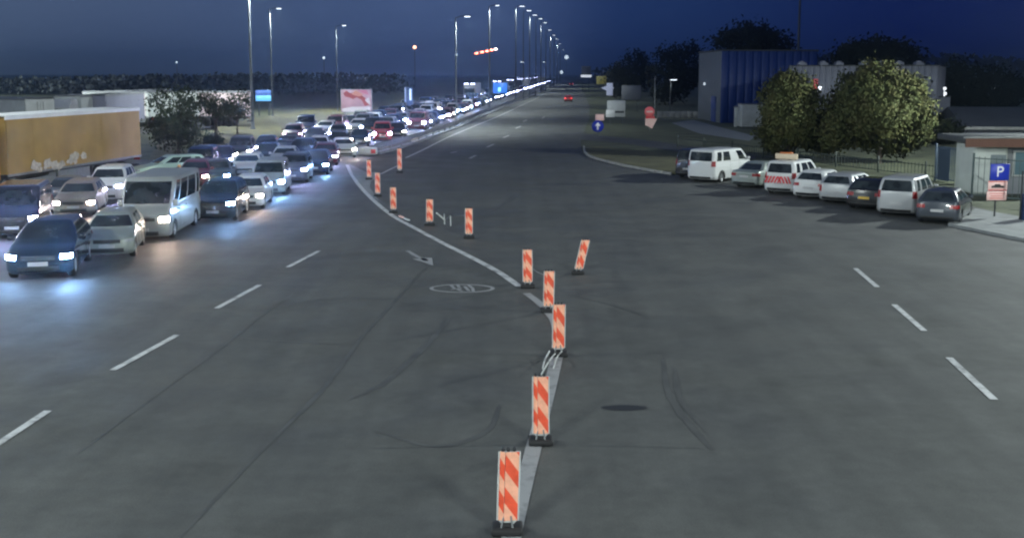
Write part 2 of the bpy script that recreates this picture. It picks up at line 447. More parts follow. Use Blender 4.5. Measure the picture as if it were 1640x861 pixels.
def car_parts(kind):
    """all meshes of one kind of vehicle: list of (part name, mesh, material key, location, parent part index)"""
    v = VSPEC[kind]; lv, nb, ng = car_levels(v)
    h, w = v['L'] / 2, v['W'] / 2
    rings = []
    for l in lv:
        p, tag = half_outline(l, v)
        right = [(x, -y) for x, y in p[1:-1]][::-1]
        rings.append([(x, y, l[0]) for x, y in p] + [(x, y, l[0]) for x, y in right])
    nh, N = len(p), len(rings[0])
    # the crown of the boot / bonnet and roof: middle a little higher than the sides
    verts = []
    for i, r in enumerate(rings):
        for (x, y, z) in r:
            if z > v['hz'] and i <= nb: z = z + .022 * (1 - (y / w) ** 2)
            verts.append(Vector((x, y, z)))
    def col(j):                                       # tag of the face between ring points j and j+1
        return tag[j] if j < nh - 1 else tag[N - 1 - j]
    xa_f = v['wb'] / 2 + v['wo']; xa_r = -v['wb'] / 2 + v['wo']
    ra = v['tyre'] + .055; za = v['tyre']
    body, parts = [], {}
    arch_d, arch_k = set(), set()
    for i in range(len(rings) - 1):
        for j in range(N):
            q = (i * N + j, i * N + (j + 1) % N, (i + 1) * N + (j + 1) % N, (i + 1) * N + j)
            seg, s = col(j); side = 'l' if j < nh - 1 else 'r'
            c = sum((verts[k] for k in q), Vector()) / 4
            if seg in ('SF', 'SM', 'SR') and i < nb:
                if min(math.hypot(c.x - xa_f, c.z - za), math.hypot(c.x - xa_r, c.z - za)) < ra:
                    arch_d.update(q); continue
                arch_k.update(q)
            key = None
            if ng <= i < ng + 3:
                if seg == 'F': key = ('windshield', 0)
                elif seg == 'R': key = ('rear_window', 0)
                elif seg == 'SM':
                    for wi, (a, b) in enumerate(v['wins']):
                        if a <= s < b - .001: key = ('side_window', (side, wi))
                elif seg == 'SR' and v.get('quarter') and .15 <= s < .8: key = ('side_window', (side, 9))
            elif seg == 'SM' and 2 < i < nb:
                for di, (a, b) in enumerate(v['doors']):
                    if a <= s < b - .001: key = ('door', (side, di))
            if key: parts.setdefault(key, []).append(q)
            else: body.append(q)
    top = len(rings) - 1
    body.append(tuple(top * N + j for j in range(N)))
    for k in arch_d & arch_k:
        p = verts[k]
        for xa in (xa_f, xa_r):
            d = math.hypot(p.x - xa, p.z - za)
            if d < ra + .12 and d > .05:
                p.x = xa + (p.x - xa) * ra / d; p.z = max(lv[0][0], za + (p.z - za) * ra / d)
    out = []
    def emit(name, quads, key, par=None, off=0.0, flip=False):
        used = {}; mb = MB(); vs = []
        for q in quads:
            for k in q:
                if k not in used: used[k] = len(vs); vs.append(verts[k].copy())
        fs = [tuple(used[k] for k in q) for q in quads]
        if off:
            ctr = sum(vs, Vector()) / len(vs)
            nrm = Vector((0, 1 if ctr.y > 0 else -1, 0))
            cnt = {}
            for q in quads:
                for k in range(4): e_ = tuple(sorted((q[k], q[(k + 1) % 4]))); cnt[e_] = cnt.get(e_, 0) + 1
            rim_ = {used[k] for e_, n_ in cnt.items() if n_ == 1 for k in e_}
            for i_ in rim_: vs[i_] = vs[i_] + (Vector((ctr.x, vs[i_].y, ctr.z)) - vs[i_]).normalized() * .016
            vs = [p + nrm * off for p in vs]
        mb.add(vs, fs, 0, True)
        me = mb.mesh(name, [M_BLACK])
        bm = bmesh.new(); bm.from_mesh(me); bmesh.ops.recalc_face_normals(bm, faces=bm.faces[:])
        o = sum((f.normal.dot(f.calc_center_median() - Vector((0, 0, .7))) for f in bm.faces))
        if o < 0: bmesh.ops.reverse_faces(bm, faces=bm.faces[:])
        bm.to_mesh(me); bm.free()
        out.append((name, me, key, (0, 0, 0), par)); return len(out) - 1
    emit('body', body, 'paint')
    door_idx = {}
    for (name, kk), qs in parts.items():
        if name == 'door':
            door_idx[kk] = emit(name, qs, 'paint', None, .005)
        else: emit(name, qs, 'glass')
    def patch(name, key, z0, z1, a, b, rear=False, sides=(1, -1), off=.012, par=None, nz=3, npt=8):
        """a panel that follows the body outline between distances a..b from the middle of the nose (or tail)"""
        for sd in sides:
            mb = MB(); grid = []
            for iz in range(nz + 1):
                z = lerp(z0, z1, iz / nz); pp, _ = half_outline(outline_at(lv, z), v)
                if rear: pp = pp[::-1]
                D = [0]
                for (x0, y0), (x1, y1) in zip(pp, pp[1:]): D.append(D[-1] + math.hypot(x1 - x0, y1 - y0))
                for k in range(npt + 1):
                    d = lerp(a, b, k / npt); m_ = 1 if d >= 0 else -1; dd = abs(d)
                    i = max(i for i in range(len(D) - 1) if D[i] <= dd + 1e-9)
                    t = (dd - D[i]) / max(1e-6, D[i + 1] - D[i])
                    x, y = lerp(pp[i][0], pp[i + 1][0], t), lerp(pp[i][1], pp[i + 1][1], t)
                    tx, ty = pp[i + 1][0] - pp[i][0], pp[i + 1][1] - pp[i][1]
                    ln = math.hypot(tx, ty) or 1
                    nx, ny = (ty / ln, -tx / ln)
                    if (rear and nx > 0 and abs(nx) > abs(ny)) or (not rear and nx < 0 and abs(nx) > abs(ny)): nx, ny = -nx, -ny
                    if abs(ny) > abs(nx) and ny < 0: nx, ny = -nx, -ny
                    grid.append((Vector((x + nx * off, (y + ny * off) * m_ * sd, z)), Vector((x - nx * .03, (y - ny * .03) * m_ * sd, z))))
            n1 = npt + 1; F = [g_[0] for g_ in grid]; B = [g_[1] for g_ in grid]
            fs = [(r * n1 + k, r * n1 + k + 1, (r + 1) * n1 + k + 1, (r + 1) * n1 + k) for r in range(nz) for k in range(npt)]
            o = len(F); edge = [k for k in range(n1)] + [r * n1 + npt for r in range(1, nz + 1)] + [nz * n1 + k for k in range(npt - 1, -1, -1)] + [r * n1 for r in range(nz - 1, 0, -1)]
            fs += [(edge[k], edge[(k + 1) % len(edge)], o + edge[(k + 1) % len(edge)], o + edge[k]) for k in range(len(edge))]
            mb.add(F + B, fs, 0, False)
            me = mb.mesh(name, [M_BLACK]); bm = bmesh.new(); bm.from_mesh(me); bmesh.ops.recalc_face_normals(bm, faces=bm.faces[:]); bm.to_mesh(me); bm.free()
            out.append((name, me, key, (0, 0, 0), par))
    hz = v['hz']; tall = kind in ('van', 'minibus', 'minivan')
    patch('headlight', 'lamp', hz - (.19 if tall else .135), hz - .03, w * .66, w * 1.06)
    patch('grille', 'black', hz - .17, hz - .045, -w * .50, w * .50, sides=(1,))
    patch('lower_grille', 'black', .26, .40, -w * .62, w * .62, sides=(1,), off=.008)
    patch('number_plate', 'plate', .42, .53, -.26, .26, sides=(1,), off=.025, npt=4, nz=1)
    rz = v['bz'] - (.16 if not tall else .02)
    if tall or kind == 'estate': patch('tail_light', 'tail', rz - .20, rz + .12, w * .78, w * 1.08, rear=True)
    else: patch('tail_light', 'tail', rz - .10, rz + .06, w * .56, w * 1.12, rear=True)
    patch('number_plate', 'rplate', .62 if v.get('tz') else .55, .66 if not v.get('tz') else .73, -.26, .26, rear=True, sides=(1,), off=.022, npt=4, nz=1)
    patch('rear_bumper', 'black', .22, .36, -w * .95, w * .95, rear=True, sides=(1,), off=.010)
    mb = MB(); mb.box((v['wo'], 0, .40), (v['L'] - .5, v['W'] - .34, .40)); me = mb.mesh('underbody', [M_BLACK]); out.append(('underbody', me, 'black', (0, 0, 0), None))
    tr = v['tyre']
    prof = [(tr * .62, -.095), (tr * .9, -.10), (tr * .985, -.07), (tr, -.03), (tr, .03), (tr * .985, .07), (tr * .9, .10), (tr * .62, .095), (tr * .62, -.095)]
    mb = MB(); mb.lathe(prof, Matrix.Rotation(R(90), 4, 'X'), 22); tyre = mb.mesh('tyre', [M_RUBBER])
    mb = MB()
    for sg in (1,):
        mb.lathe([(tr * .66, .085), (tr * .60, .092), (tr * .56, .055), (.001, .055)], Matrix.Rotation(R(-90), 4, 'X'), 20)
        for k in range(5):
            a = 2 * math.pi * k / 5
            mb.box((math.cos(a) * tr * .32, .070, math.sin(a) * tr * .32), (tr * .62, .03, tr * .15), ry=-a)
        mb.lathe([(tr * .16, .06), (tr * .14, .092), (.001, .094)], Matrix.Rotation(R(-90), 4, 'X'), 10)
    rim = mb.mesh('rim', [M_RIM])
    for xa in (xa_f, xa_r):
        for sd in (1, -1):
            out.append(('wheel', tyre, 'tyre', (xa, sd * (w - .115), tr, 0 if sd > 0 else math.pi), None))
            out.append(('rim', rim, 'rim', (0, 0, 0), len(out) - 1))
    for sd in (1, -1):
        mb = MB(); mz = v['bz'] + .06
        mb.rbox((v['cx'] - .40, sd * (w + .07), mz + (.08 if tall else 0)), (.13, .20, .26 if kind == 'minibus' else .15), .04)
        me = mb.mesh('wing_mirror', [M_BLACK]); out.append(('wing_mirror', me, 'mirror', (0, 0, 0), None))
        for di, (a, b) in enumerate(v['doors']):
            xd = lerp(v['cx'] - .33, v['split'], b - .05)
            kk = ('l' if sd > 0 else 'r', di)
            if kk in door_idx:
                mb = MB(); mb.rbox((xd, sd * (w + .006), v['bz'] - .13), (.17, .03, .03), .01, seg=1)
                me = mb.mesh('handle', [M_BLACK]); out.append(('handle', me, 'mirror', (0, 0, 0), door_idx[kk]))
    return out

PARTS = {}
SKIP_MID = ('handle', 'rim', 'underbody_', 'rear_bumper', 'lower_grille')
def vehicle(kind, label, cat, loc, h, paint, lamp=None, group=None, name='car', lod=0, tail=None, beam=0, scale=1.0, plate=None, rplate=None, mirror=None):
    """h: heading in degrees, 0 drives towards the camera, 90 to the right"""
    if kind not in PARTS: PARTS[kind] = car_parts(kind)
    a = R(h); fx, fy = math.sin(a), -math.cos(a)
    t = thing(name, label, cat, loc, math.atan2(fy, fx), group); t.scale = (scale, scale, scale)
    keys = {'paint': PAINT[paint], 'glass': M_GLASS, 'lamp': lamp or M_LAMP_OFF, 'black': M_BLACK, 'plate': plate or M_PLATE, 'rplate': rplate or M_PLATE,
            'tail': tail or M_TAIL, 'tyre': M_RUBBER, 'rim': M_RIM, 'mirror': mirror or PAINT[paint]}
    made = []
    for i, (nm, me, key, lc, par) in enumerate(PARTS[kind]):
        if lod and nm in SKIP_MID: made.append(None); continue
        o = bpy.data.objects.new(nm, me); COL.objects.link(o)
        o.parent = made[par] if par is not None and made[par] else t
        o.location = lc[:3]
        if len(lc) > 3: o.rotation_euler = (0, 0, lc[3])
        o.material_slots[0].link = 'OBJECT'; o.material_slots[0].material = keys[key]
        made.append(o)
    if beam and lamp is not None:
        v = VSPEC[kind]; ec = lamp.node_tree.nodes['Principled BSDF'].inputs['Emission Color'].default_value
        for sd in (1, -1):
            spot(t, (v['L'] / 2 + .06, sd * v['W'] * .42, v['hz'] - .09), beam, 110, ec[:3], (v['L'] / 2 + 12, sd * v['W'] * .42, -.6), .9, .06)
    return t
FAR = {}
def far_vehicle(kind, label, cat, loc, h, paint, lamp, group, name='car'):
    """one joined mesh for vehicles of a few pixels"""
    if kind not in PARTS: PARTS[kind] = car_parts(kind)
    if kind not in FAR:
        mb = MB(); idx = {'paint': 0, 'glass': 1, 'lamp': 2, 'tail': 3}
        for (nm, me, key, lc, par) in PARTS[kind]:
            if nm in ('handle', 'rim', 'lower_grille', 'rear_bumper', 'wing_mirror', 'number_plate'): continue
            M = Matrix.Translation(lc[:3])
            mb.add([M @ q.co for q in me.vertices], [tuple(p.vertices) for p in me.polygons], idx.get(key, 4), True)
        FAR[kind] = mb.mesh('far_' + kind, [M_WHITE, M_GLASS, M_LAMP_FAR, M_TAIL, M_BLACK])
    a = R(h)
    o = link(name, FAR[kind], None, label=label, category=cat, group=group)
    o.location = loc; o.rotation_euler = (0, 0, math.atan2(-math.cos(a), math.sin(a)))
    for k, m in ((0, PAINT[paint]), (2, lamp)):
        o.material_slots[k].link = 'OBJECT'; o.material_slots[k].material = m
    return o

# ------------------------------------------------------------------ ground, carriageway, markings
GP = lambda *l: [at(x, y) for x, y in l]
sheet('ground', [(-2500, -60), (2500, -60), (2500, 5000), (-2500, 5000)], 0.0, M_GRASS)
asph = [(-60, -30), (60, -30), (60, 20)] + [tuple(p[:2]) for p in GP(
    (1900, 402), (1640, 350), (1560, 331), (1470, 309), (1330, 288), (1210, 272), (1130, 268), (1092, 277), (1080, 281), (1030, 272), (985, 263), (948, 253),
    (936, 246), (931, 238), (930, 226), (938, 205), (944, 188), (944, 170), (936, 150), (924, 135), (918, 126), (895, 126), (872, 132), (840, 139), (790, 151), (735, 164),
    (680, 177), (610, 190), (540, 205), (480, 219), (425, 236), (330, 247), (250, 255), (120, 258), (-60, 262))] + [(-60, 60)]
sheet('asphalt', asph, 0.004, ASPH)
# service road on the right, beyond the grass island, and the truck park on the left
sheet('service_road', GP((931, 224), (1000, 230), (1085, 243), (1160, 252), (1210, 255), (1210, 247), (1130, 238), (1050, 226), (980, 219), (934, 213)), 0.008, ASPH2)
sheet('yard_path', GP((1075, 197), (1120, 214), (1200, 226), (1210, 218), (1150, 203), (1110, 192)), 0.008, M_PAVE)
sheet('truck_park', [(-130, 66), (-46, 66), (-40, 108), (-32, 122), (-48, 190), (-150, 190)], 0.006, ASPH2)
sheet('dry_verge', GP((236, 257), (330, 248), (425, 237), (480, 220), (600, 178), (700, 160), (690, 153), (560, 167), (430, 186), (330, 205), (262, 216)), 0.006, M_GRASS2)
# kerbed pavement at the right edge
def raised(name, pts, z0, z1, m, **kw):
    mb = MB(); n = len(pts)
    lo = [Vector((p[0], p[1], z0)) for p in pts]; hi = [Vector((p[0], p[1], z1)) for p in pts]
    mb.add(lo + hi, [tuple(range(n, 2 * n))] + [(i, (i + 1) % n, n + (i + 1) % n, n + i) for i in range(n)])
    o = mb.build(name, m, **kw); bm = bmesh.new(); bm.from_mesh(o.data); bmesh.ops.recalc_face_normals(bm, faces=bm.faces[:]); bmesh.ops.triangulate(bm, faces=[f for f in bm.faces if len(f.verts) > 4]); bm.to_mesh(o.data); bm.free()
    return o
raised('pavement', GP((1518, 362), (1640, 387), (1900, 440), (1900, 405), (1640, 352), (1562, 338)), -.05, .12, M_PAVE, kind='structure')
raised('grass_island', GP((1083, 279), (1030, 270.5), (985, 261.5), (949, 252), (938, 245), (935, 238), (960, 236), (1060, 247), (1100, 258), (1096, 272)), -.05, .12, M_GRASS2, kind='structure')
# light kerb stones along the island edge, one by one
kerb_line = resample(smooth_line(GP((935, 236), (938, 246.5), (949, 253.5), (985, 263.5), (1030, 272.5), (1083, 281.5)), 6), 1.0)
for a, b in zip(kerb_line, kerb_line[1:]):
    mb = MB(); d = b - a
    mb.rbox((0, 0, .07), (d.length - .02, .16, .16), .02, seg=1)
    o = mb.build('kerb_stone', M_CONC, kind='structure'); o.location = (a + b) / 2; o.rotation_euler = (0, 0, math.atan2(d.y, d.x))
# white lines
def line(name, pix, w, m=None, z=.014, sm=True):
    mb = MB(); p = GP(*pix); ribbon(mb, smooth_line(p, 8) if sm and len(p) > 2 else p, w, z)
    return mb.build(name, m or M_WHITE_LINE, kind='structure')
line('edge_line', [(556, 264), (566, 284), (586, 309), (622, 341), (665, 366), (712, 391), (760, 415), (800, 437), (832, 459)], .22)
line('edge_line', [(843, 470), (858, 481), (872, 493)], .22, M_FADED_LINE)
line('edge_line', [(876, 500), (886, 512), (891, 530)], .20, M_FADED_LINE)
line('edge_line', [(892, 572), (880, 622), (868, 668), (856, 712), (842, 765), (824, 838), (812, 900)], .26, M_FADED_LINE)
line('edge_line', [(610, 279), (628, 270), (640, 264.5)], .16)
line('edge_line', [(650, 253), (680, 239), (720, 219), (765, 200), (800, 185.5), (835, 169), (858, 158), (872, 150), (884, 143)], .20)
for a, b in (((-20, 722), (77, 658)), ((181, 593), (283, 537)), ((347, 494), (416, 456.5)), ((461, 428), (511, 402))):
    line('lane_dash', [a, b], .15)
for a, b in (((1370, 430), (1405, 460)), ((1432, 488), (1480, 530)), ((1520, 573), (1592, 640)), ((1660, 705), (1790, 830))):
    line('lane_dash', [a, b], .15)
for a, b in (((752, 254), (762, 249)), ((780, 236), (791, 231)), ((806, 221), (815, 217)), ((826, 206), (834, 202)), ((722, 245), (732, 243)), ((838, 195), (844, 192)), ((868, 190), (872, 187))):
    line('lane_dash', [a, b], .22)
# directional arrow painted on the asphalt
mb = MB()
ribbon(mb, GP((652, 402), (668, 411), (684, 418)), .16, .014)
mb.poly([Vector((p.x, p.y, .014)) for p in GP((660, 415), (692, 413), (694, 426), (680, 421))])
mb.build('road_arrow', M_FADED_LINE, kind='structure')
# oval speed mark with its digits
mb = MB()
oval = [at(740 + 49.5 * math.cos(a), 462.3 - 6.2 * math.sin(a)) for a in [2 * math.pi * k / 40 for k in range(41)]]
ribbon(mb, oval, .11, .014)
mb.build('painted_oval', M_FADED_LINE, kind='structure')
mb = MB()
for q in ([(722, 457), (727, 462), (741, 467)], [(733, 456.5), (737, 464)], [(722, 464.5), (738, 462)], [(750, 457), (757, 462), (758, 467)], [(744, 459), (751, 466.5)]):
    ribbon(mb, GP(*q), .09, .016)
mb.build('painted_digits', M_FADED_LINE, kind='structure')
# tar seams, skids and a drain slot
def seam(name, pix, w, m=M_SEAM, z=.009, sm=True):
    mb = MB(); p = smooth_line(GP(*pix), 6) if sm else GP(*pix)
    n = len(p); ribbon(mb, p, [w * (.35 + .65 * math.sin(math.pi * min(1, max(.02, k / max(1, n - 1))))) * random.uniform(.7, 1.2) for k in range(n)], z)
    return mb.build(name, m, kind='structure')
seam('tar_seam', [(250, 900), (345, 800), (420, 720), (520, 620), (580, 540), (640, 475), (690, 420)], .10, M_SKID)
seam('tar_seam', [(560, 640), (620, 610), (690, 545), (720, 510)], .16, M_SKID)
seam('tyre_mark', [(600, 690), (700, 715), (780, 690), (800, 650)], .12, M_SKID)
seam('tyre_mark', [(1062, 575), (1068, 620), (1092, 665), (1140, 720)], .16, M_SKID)
seam('tyre_mark', [(1080, 590), (1090, 640), (1130, 690)], .12, M_SKID)
seam('tyre_mark', [(770, 345), (800, 330), (830, 312)], .18, M_SKID)
seam('tyre_mark', [(905, 470), (985, 490), (1050, 512)], .10, M_SKID)
seam('tyre_mark', [(500, 480), (600, 478), (700, 492), (770, 500)], .08, M_SKID)
seam('tyre_mark', [(380, 540), (480, 548), (560, 552)], .08, M_SKID)
seam('tar_seam', [(470, 470), (420, 505), (350, 560), (240, 640), (120, 730)], .07, M_SKID)
mb = MB(); c = at(1000, 653)
mb.lathe([(.001, .010), (.42, .010)], Matrix.Translation((c.x, c.y, 0)) @ Matrix.Diagonal((1.0, .42, 1, 1)), 24)
mb.build('tar_patch', M_SEAM, kind='structure')
# raised pale nose of the traffic island
raised('traffic_island', GP((558, 262), (566, 281), (588, 308), (606, 321), (592, 300), (594, 290), (607, 283), (606, 276), (586, 276)), -.05, .020, M_PAVE, kind='structure')

# ------------------------------------------------------------------ delineator boards
BH, BW = .86, .27
def delineator(label, px, py, top, lean=0.0, turn=0.0, wide=1.0, kick=0.0):
    p = at(px, py); t = thing('delineator_board', label, 'road delineator', p, turn, 'red and white delineators along the line')
    k = (hgt(p, top)) / 1.16
    def V(x, y, z): return Vector((x * wide * .84, y, z * k)) + Vector((lean * z * k, kick * z * k, 0))
    z0, z1 = .18, .18 + .90
    # hollow wedge: a wide striped front and a narrow striped left cheek
    for nm, (xa, ya), (xb, yb), sh in (('front_panel', (-.055, -.045), (.15, -.02), 0.0), ('side_panel', (-.14, -.005), (-.062, -.045), .10)):
        mb = MB(); nrm = Vector((yb - ya, -(xb - xa), 0)).normalized() * .0
        def P(u, z): return V(lerp(xa, xb, u), lerp(ya, yb, u), z)
        sl = .24 * (xb - xa) / .205; st = .42
        zz = z0 - st * 2 + sh; kk = 0
        while zz < z1 + st:
            for a, b, mi in ((zz, zz + st / 2 * 1.0, 1), (zz + st / 2, zz + st, 0)):
                # stripe falls from the upper left to the lower right
                q = [(0, a + sl), (1, a), (1, b), (0, b + sl)]
                def clipz(poly, lim, up):
                    out = []
                    for i in range(len(poly)):
                        A, B = poly[i], poly[(i + 1) % len(poly)]
                        ia, ib = (A[1] <= lim) if up else (A[1] >= lim), (B[1] <= lim) if up else (B[1] >= lim)
                        if ia: out.append(A)
                        if ia != ib:
                            s_ = (lim - A[1]) / (B[1] - A[1]); out.append((lerp(A[0], B[0], s_), lim))
                    return out
                q = clipz(clipz(q, z1, True), z0, False)
                if len(q) > 2: mb.poly([P(u, z) for u, z in q], mi)
            zz += st
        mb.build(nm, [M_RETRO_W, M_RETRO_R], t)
    mb = MB(); mb.prism([V(-.142, 0, z0), V(-.06, -.035, z0), V(.152, -.012, z0), V(.152, .012, z0), V(-.13, .02, z0)], V(0, 0, 1.0 * .90) , 0)
    mb.build('core', M_OFFWHITE, t)
    for x in (-.152, .156): mb = MB(); mb.tube([V(x, -.012, z0), V(x, -.012, z1)], .012, 6); mb.build('edge_tube', M_OFFWHITE, t)
    for x in (-.10, -.02, .07): mb = MB(); mb.rbox(V(x, 0, z1 + .025), (.045, .05, .06), .012, seg=1); mb.build('top_clip', M_DARKMETAL, t)
    mb = MB(); mb.prism([V(-.13, -.02, z0 - .003), V(.14, -.02, z0 - .003), V(.06, -.02, .10), V(-.05, -.02, .10)], (0, .04, 0)); mb.build('neck', M_OFFWHITE, t)
    mb = MB(); mb.rbox((0, .02, .055), (.40 * wide, .34, .11), .035); mb.rbox((0, .02, .115), (.17, .18, .08), .03); mb.build('foot', M_RUBBER, t)
    for x in (-.09, .08): mb = MB(); mb.tube([V(x, -.08, .10), V(x * .6, -.03, z0 + .06)], .012, 6); mb.build('strut', M_STEEL, t)
    return t
DEL = [
 ('nearest red and white delineator, cut by the bottom edge of the photo', 812, 853, 712, .03, 0, 1.05, 0),
 ('delineator on the faded grey line, second from the bottom', 866, 711, 594, -.005, 0, 1.0, 0),
 ('delineator with loose straps hanging by its foot, third from the bottom', 894, 570, 481, .01, 0, 1.0, 0),
 ('delineator partly behind the one with loose straps', 878, 500, 429, .02, 0, 1.0, 0),
 ('delineator at the lower end of the solid white curve', 845, 461, 395, -.01, 0, 1.0, 0),
 ('leaning delineator standing alone to the right of the row', 925, 439, 380, .22, 0, .95, 0),
 ('delineator standing right of the fallen white trestle', 751, 382, 330, 0, 0, 1.0, 0),
 ('delineator standing left of the fallen white trestle', 688, 361, 316, .01, 0, 1.0, 0),
 ('delineator touching the solid white curve midway', 630, 341, 297, 0, .1, .95, 0),
 ('delineator at the near end of the pale traffic island', 605, 315, 274, .0, -.1, .95, 0),
 ('delineator standing on the pale traffic island', 591, 288, 254, .0, .25, .95, 0),
 ('farthest delineator, on the left line of the empty road', 640, 277, 235, .0, 0, 1.0, 0),
]
for d in DEL: delineator(*d)
# fallen trestle between two boards
t = thing('fallen_trestle', 'thin white collapsed trestle lying between two delineators', 'trestle', at(712, 358))
b0 = at(712, 358)
def rel(px, py, z=0): return at(px, py, z) - b0
mb = MB(); mb.tube([rel(699, 341, .75) + Vector((0, 0, 0)), rel(712, 352, .42)], .03, 6); mb.build('top_bar', M_OFFWHITE, t)
for a in ((712, 359), (722, 362)):
    mb = MB(); q = rel(*a, 0.0); mb.tube([q, q + Vector((-.02, .05, .42))], .02, 6); mb.build('leg', M_OFFWHITE, t)
mb = MB(); q = rel(722, 362) + Vector((-.02, .05, .40)); mb.tube([rel(712, 352, .42), q, at(744, 345, .62) - b0], .012, 5); mb.build('brace', M_STEEL, t)
# straps hanging from the third board, chain between two boards
mb = MB()
for pts in ([(889, 566, .16), (882, 574, .22), (872, 590, .05), (866, 600, .015)], [(880, 562, .2), (873, 575, .12), (869, 590, .02)], [(900, 562, .2), (892, 572, .05), (886, 590, .012)]):
    mb.tube(smooth_line([at(x, y, z) for x, y, z in pts], 5), .016, 6)
mb.build('loose_strap', M_OFFWHITE, label='pale plastic straps trailing from the foot of the third delineator', category='strap')
mb = MB(); mb.tube(smooth_line([at(853, 430, .85), at(862, 436, .78), at(872, 440, .84)], 5), .012, 6)
mb.build('link_chain', M_STEEL, label='thin chain linking two delineators by the white curve', category='chain')
for i, (a, b, c) in enumerate((((648, 351), (655, 354), .03), ((640, 347), (646, 350), .04))):
    mb = MB(); p, q = at(*a), at(*b); d = q - p
    mb.rbox((0, 0, .03), (d.length, .12, .05), .015, seg=1); o = mb.build('board_fragment', M_PINK_SIGN if i else M_OFFWHITE,
        label=('pale broken board fragment lying just past the white curve', 'pinkish broken board fragment beside the third far delineator')[i], category='fragment')
    o.location = p + d / 2 + Vector((0, 0, .008)); o.rotation_euler = (0, 0, math.atan2(d.y, d.x))

# ------------------------------------------------------------------ lamp masts with their own light
COOL = (.87, .97, .93)
def mast(label, p, H, arm=(0, 0), power=0, aim=None, r=.13, group=None, head=.55, ang=150, lum=None, name='street_lamp', cat='street lamp', twin=False):
    t = thing(name, label, cat, (p[0], p[1], 0), 0, group)
    mb = MB(); mb.tube([(0, 0, 0), (0, 0, H * .5), (0, 0, H)], [r, r * .8, r * .55], 10); mb.build('pole', M_POLE, t)
    mb = MB(); mb.lathe([(r * 2, 0), (r * 2, .12), (r * 1.2, .25), (r, .9)], None, 12); mb.build('base', M_POLE, t)
    A = Vector((arm[0], arm[1], 0)); arms = [A] if not twin else [A, -A]
    for a in arms:
        if a.length > .01:
            mb = MB(); mb.tube([(0, 0, H - .1), (a.x * .4, a.y * .4, H + .12), (a.x, a.y, H + .15)], r * .4, 8); mb.build('arm', M_POLE, t)
        rz = math.atan2(a.y, a.x) if a.length > .01 else 0
        mb = MB(); mb.rbox((a.x, a.y, H + .16), (head * 1.5, head * .7, .14), .04, rz=rz); hd = mb.build('lamp_head', M_POLE, t)
        mb = MB(); mb.rbox((a.x, a.y, H + .07), (head * 1.25, head * .55, .06), .02, rz=rz); mb.build('diffuser', lum or M_LUM, hd)
        if power:
            spot(t, (a.x, a.y, H - .05), power, ang, COOL, aim if aim else (a.x, a.y, 0), rad=2.2 if p[1] < 0 else .14)
    return t
# tall masts of the border terminal, outside the picture to both sides and behind the camera; the last is added to brighten the far woods
GROUP = 'floodlight masts of the terminal'
for i, (x, y, P, aim) in enumerate(((-30, 20, 26000, (14, 4, -14)), (30, 20, 26000, (-14, 4, -14)), (-40, 54, 24000, (16, 8, -14)), (42, 62, 62000, (-20, 6, -14)), (-16, -14, 30000, (10, 40, -8)), (18, -16, 30000, (-8, 42, -8)), (-62, 118, 52000, (6, 12, -14)), (-92, 172, 32000, (10, 4, -14)), (-158, 285, 90000, (14, 2, -8)))):
    mast(('floodlight mast beyond the left edge abreast of the second delineator', 'floodlight mast beyond the right edge abreast of the second delineator',
          'floodlight mast beyond the left edge by the yellow lorry', 'floodlight mast beyond the right edge past the parking sign',
          'floodlight mast behind the viewpoint to the left', 'floodlight mast behind the viewpoint to the right', 'floodlight mast of the truck park beyond the left edge', 'farther floodlight mast of the truck park beyond the left edge', 'distant floodlight mast by the woods beyond the left edge')[i],
         (x, y), 14, (1.0 if x < 0 else -1.0, 0), P, aim, .16, GROUP, .8, 165, name='floodlight_mast', cat='floodlight')
# masts in the picture: base pixel, head pixel
for (bx, by, hx, hy, r, P, tw, lab) in (
    (405, 207, 409, -18, .24, 5200, False, 'thick grey lamp mast left of the blue lit screen'),
    (437, 186, 440, 15, .17, 5200, False, 'grey lamp mast just right of the blue lit screen'),
    (541, 178, 544, 42, .12, 4200, False, 'slim lamp mast standing left of the pink billboard'),
    (731, 204, 734, 28, .15, 3000, False, 'lamp mast rising from the guard rail left of the red lights'),
    (784, 178, 786, 10, .22, 4200, False, 'lamp mast crossed by the arm of red lights'),
    (826, 164, 829, 11, .20, 4500, False, 'first lamp mast of the long far row'),
    (838, 160, 841, 18, .20, 0, False, 'second lamp mast of the long far row'),
    (848, 157, 851, 25, .20, 4500, False, 'third lamp mast of the long far row'),
    (858, 153, 861, 31, .22, 0, False, 'fourth lamp mast of the long far row'),
    (866, 149, 868, 37, .24, 5000, False, 'fifth lamp mast of the long far row'),
    (874, 146, 876, 49, .24, 0, False, 'sixth lamp mast of the long far row'),
    (881, 142, 884, 57, .26, 6000, False, 'seventh lamp mast of the long far row'),
    (887, 139, 890, 63, .26, 0, False, 'eighth lamp mast of the long far row'),
    (892, 136, 896, 71, .26, 6000, False, 'ninth lamp mast of the long far row'),
    (897, 133, 902, 80, .3, 0, False, 'farthest lamp mast of the long far row')):
    p = at(bx, by); H = hgt(p, hy); a = (hx - bx) / ppm(p)
    mast(lab, p, H, (max(a, 1.3), 0), P * 4.5, None, r * .72, 'lamp masts along the motorway', .5 if by > 170 else .8, 150)
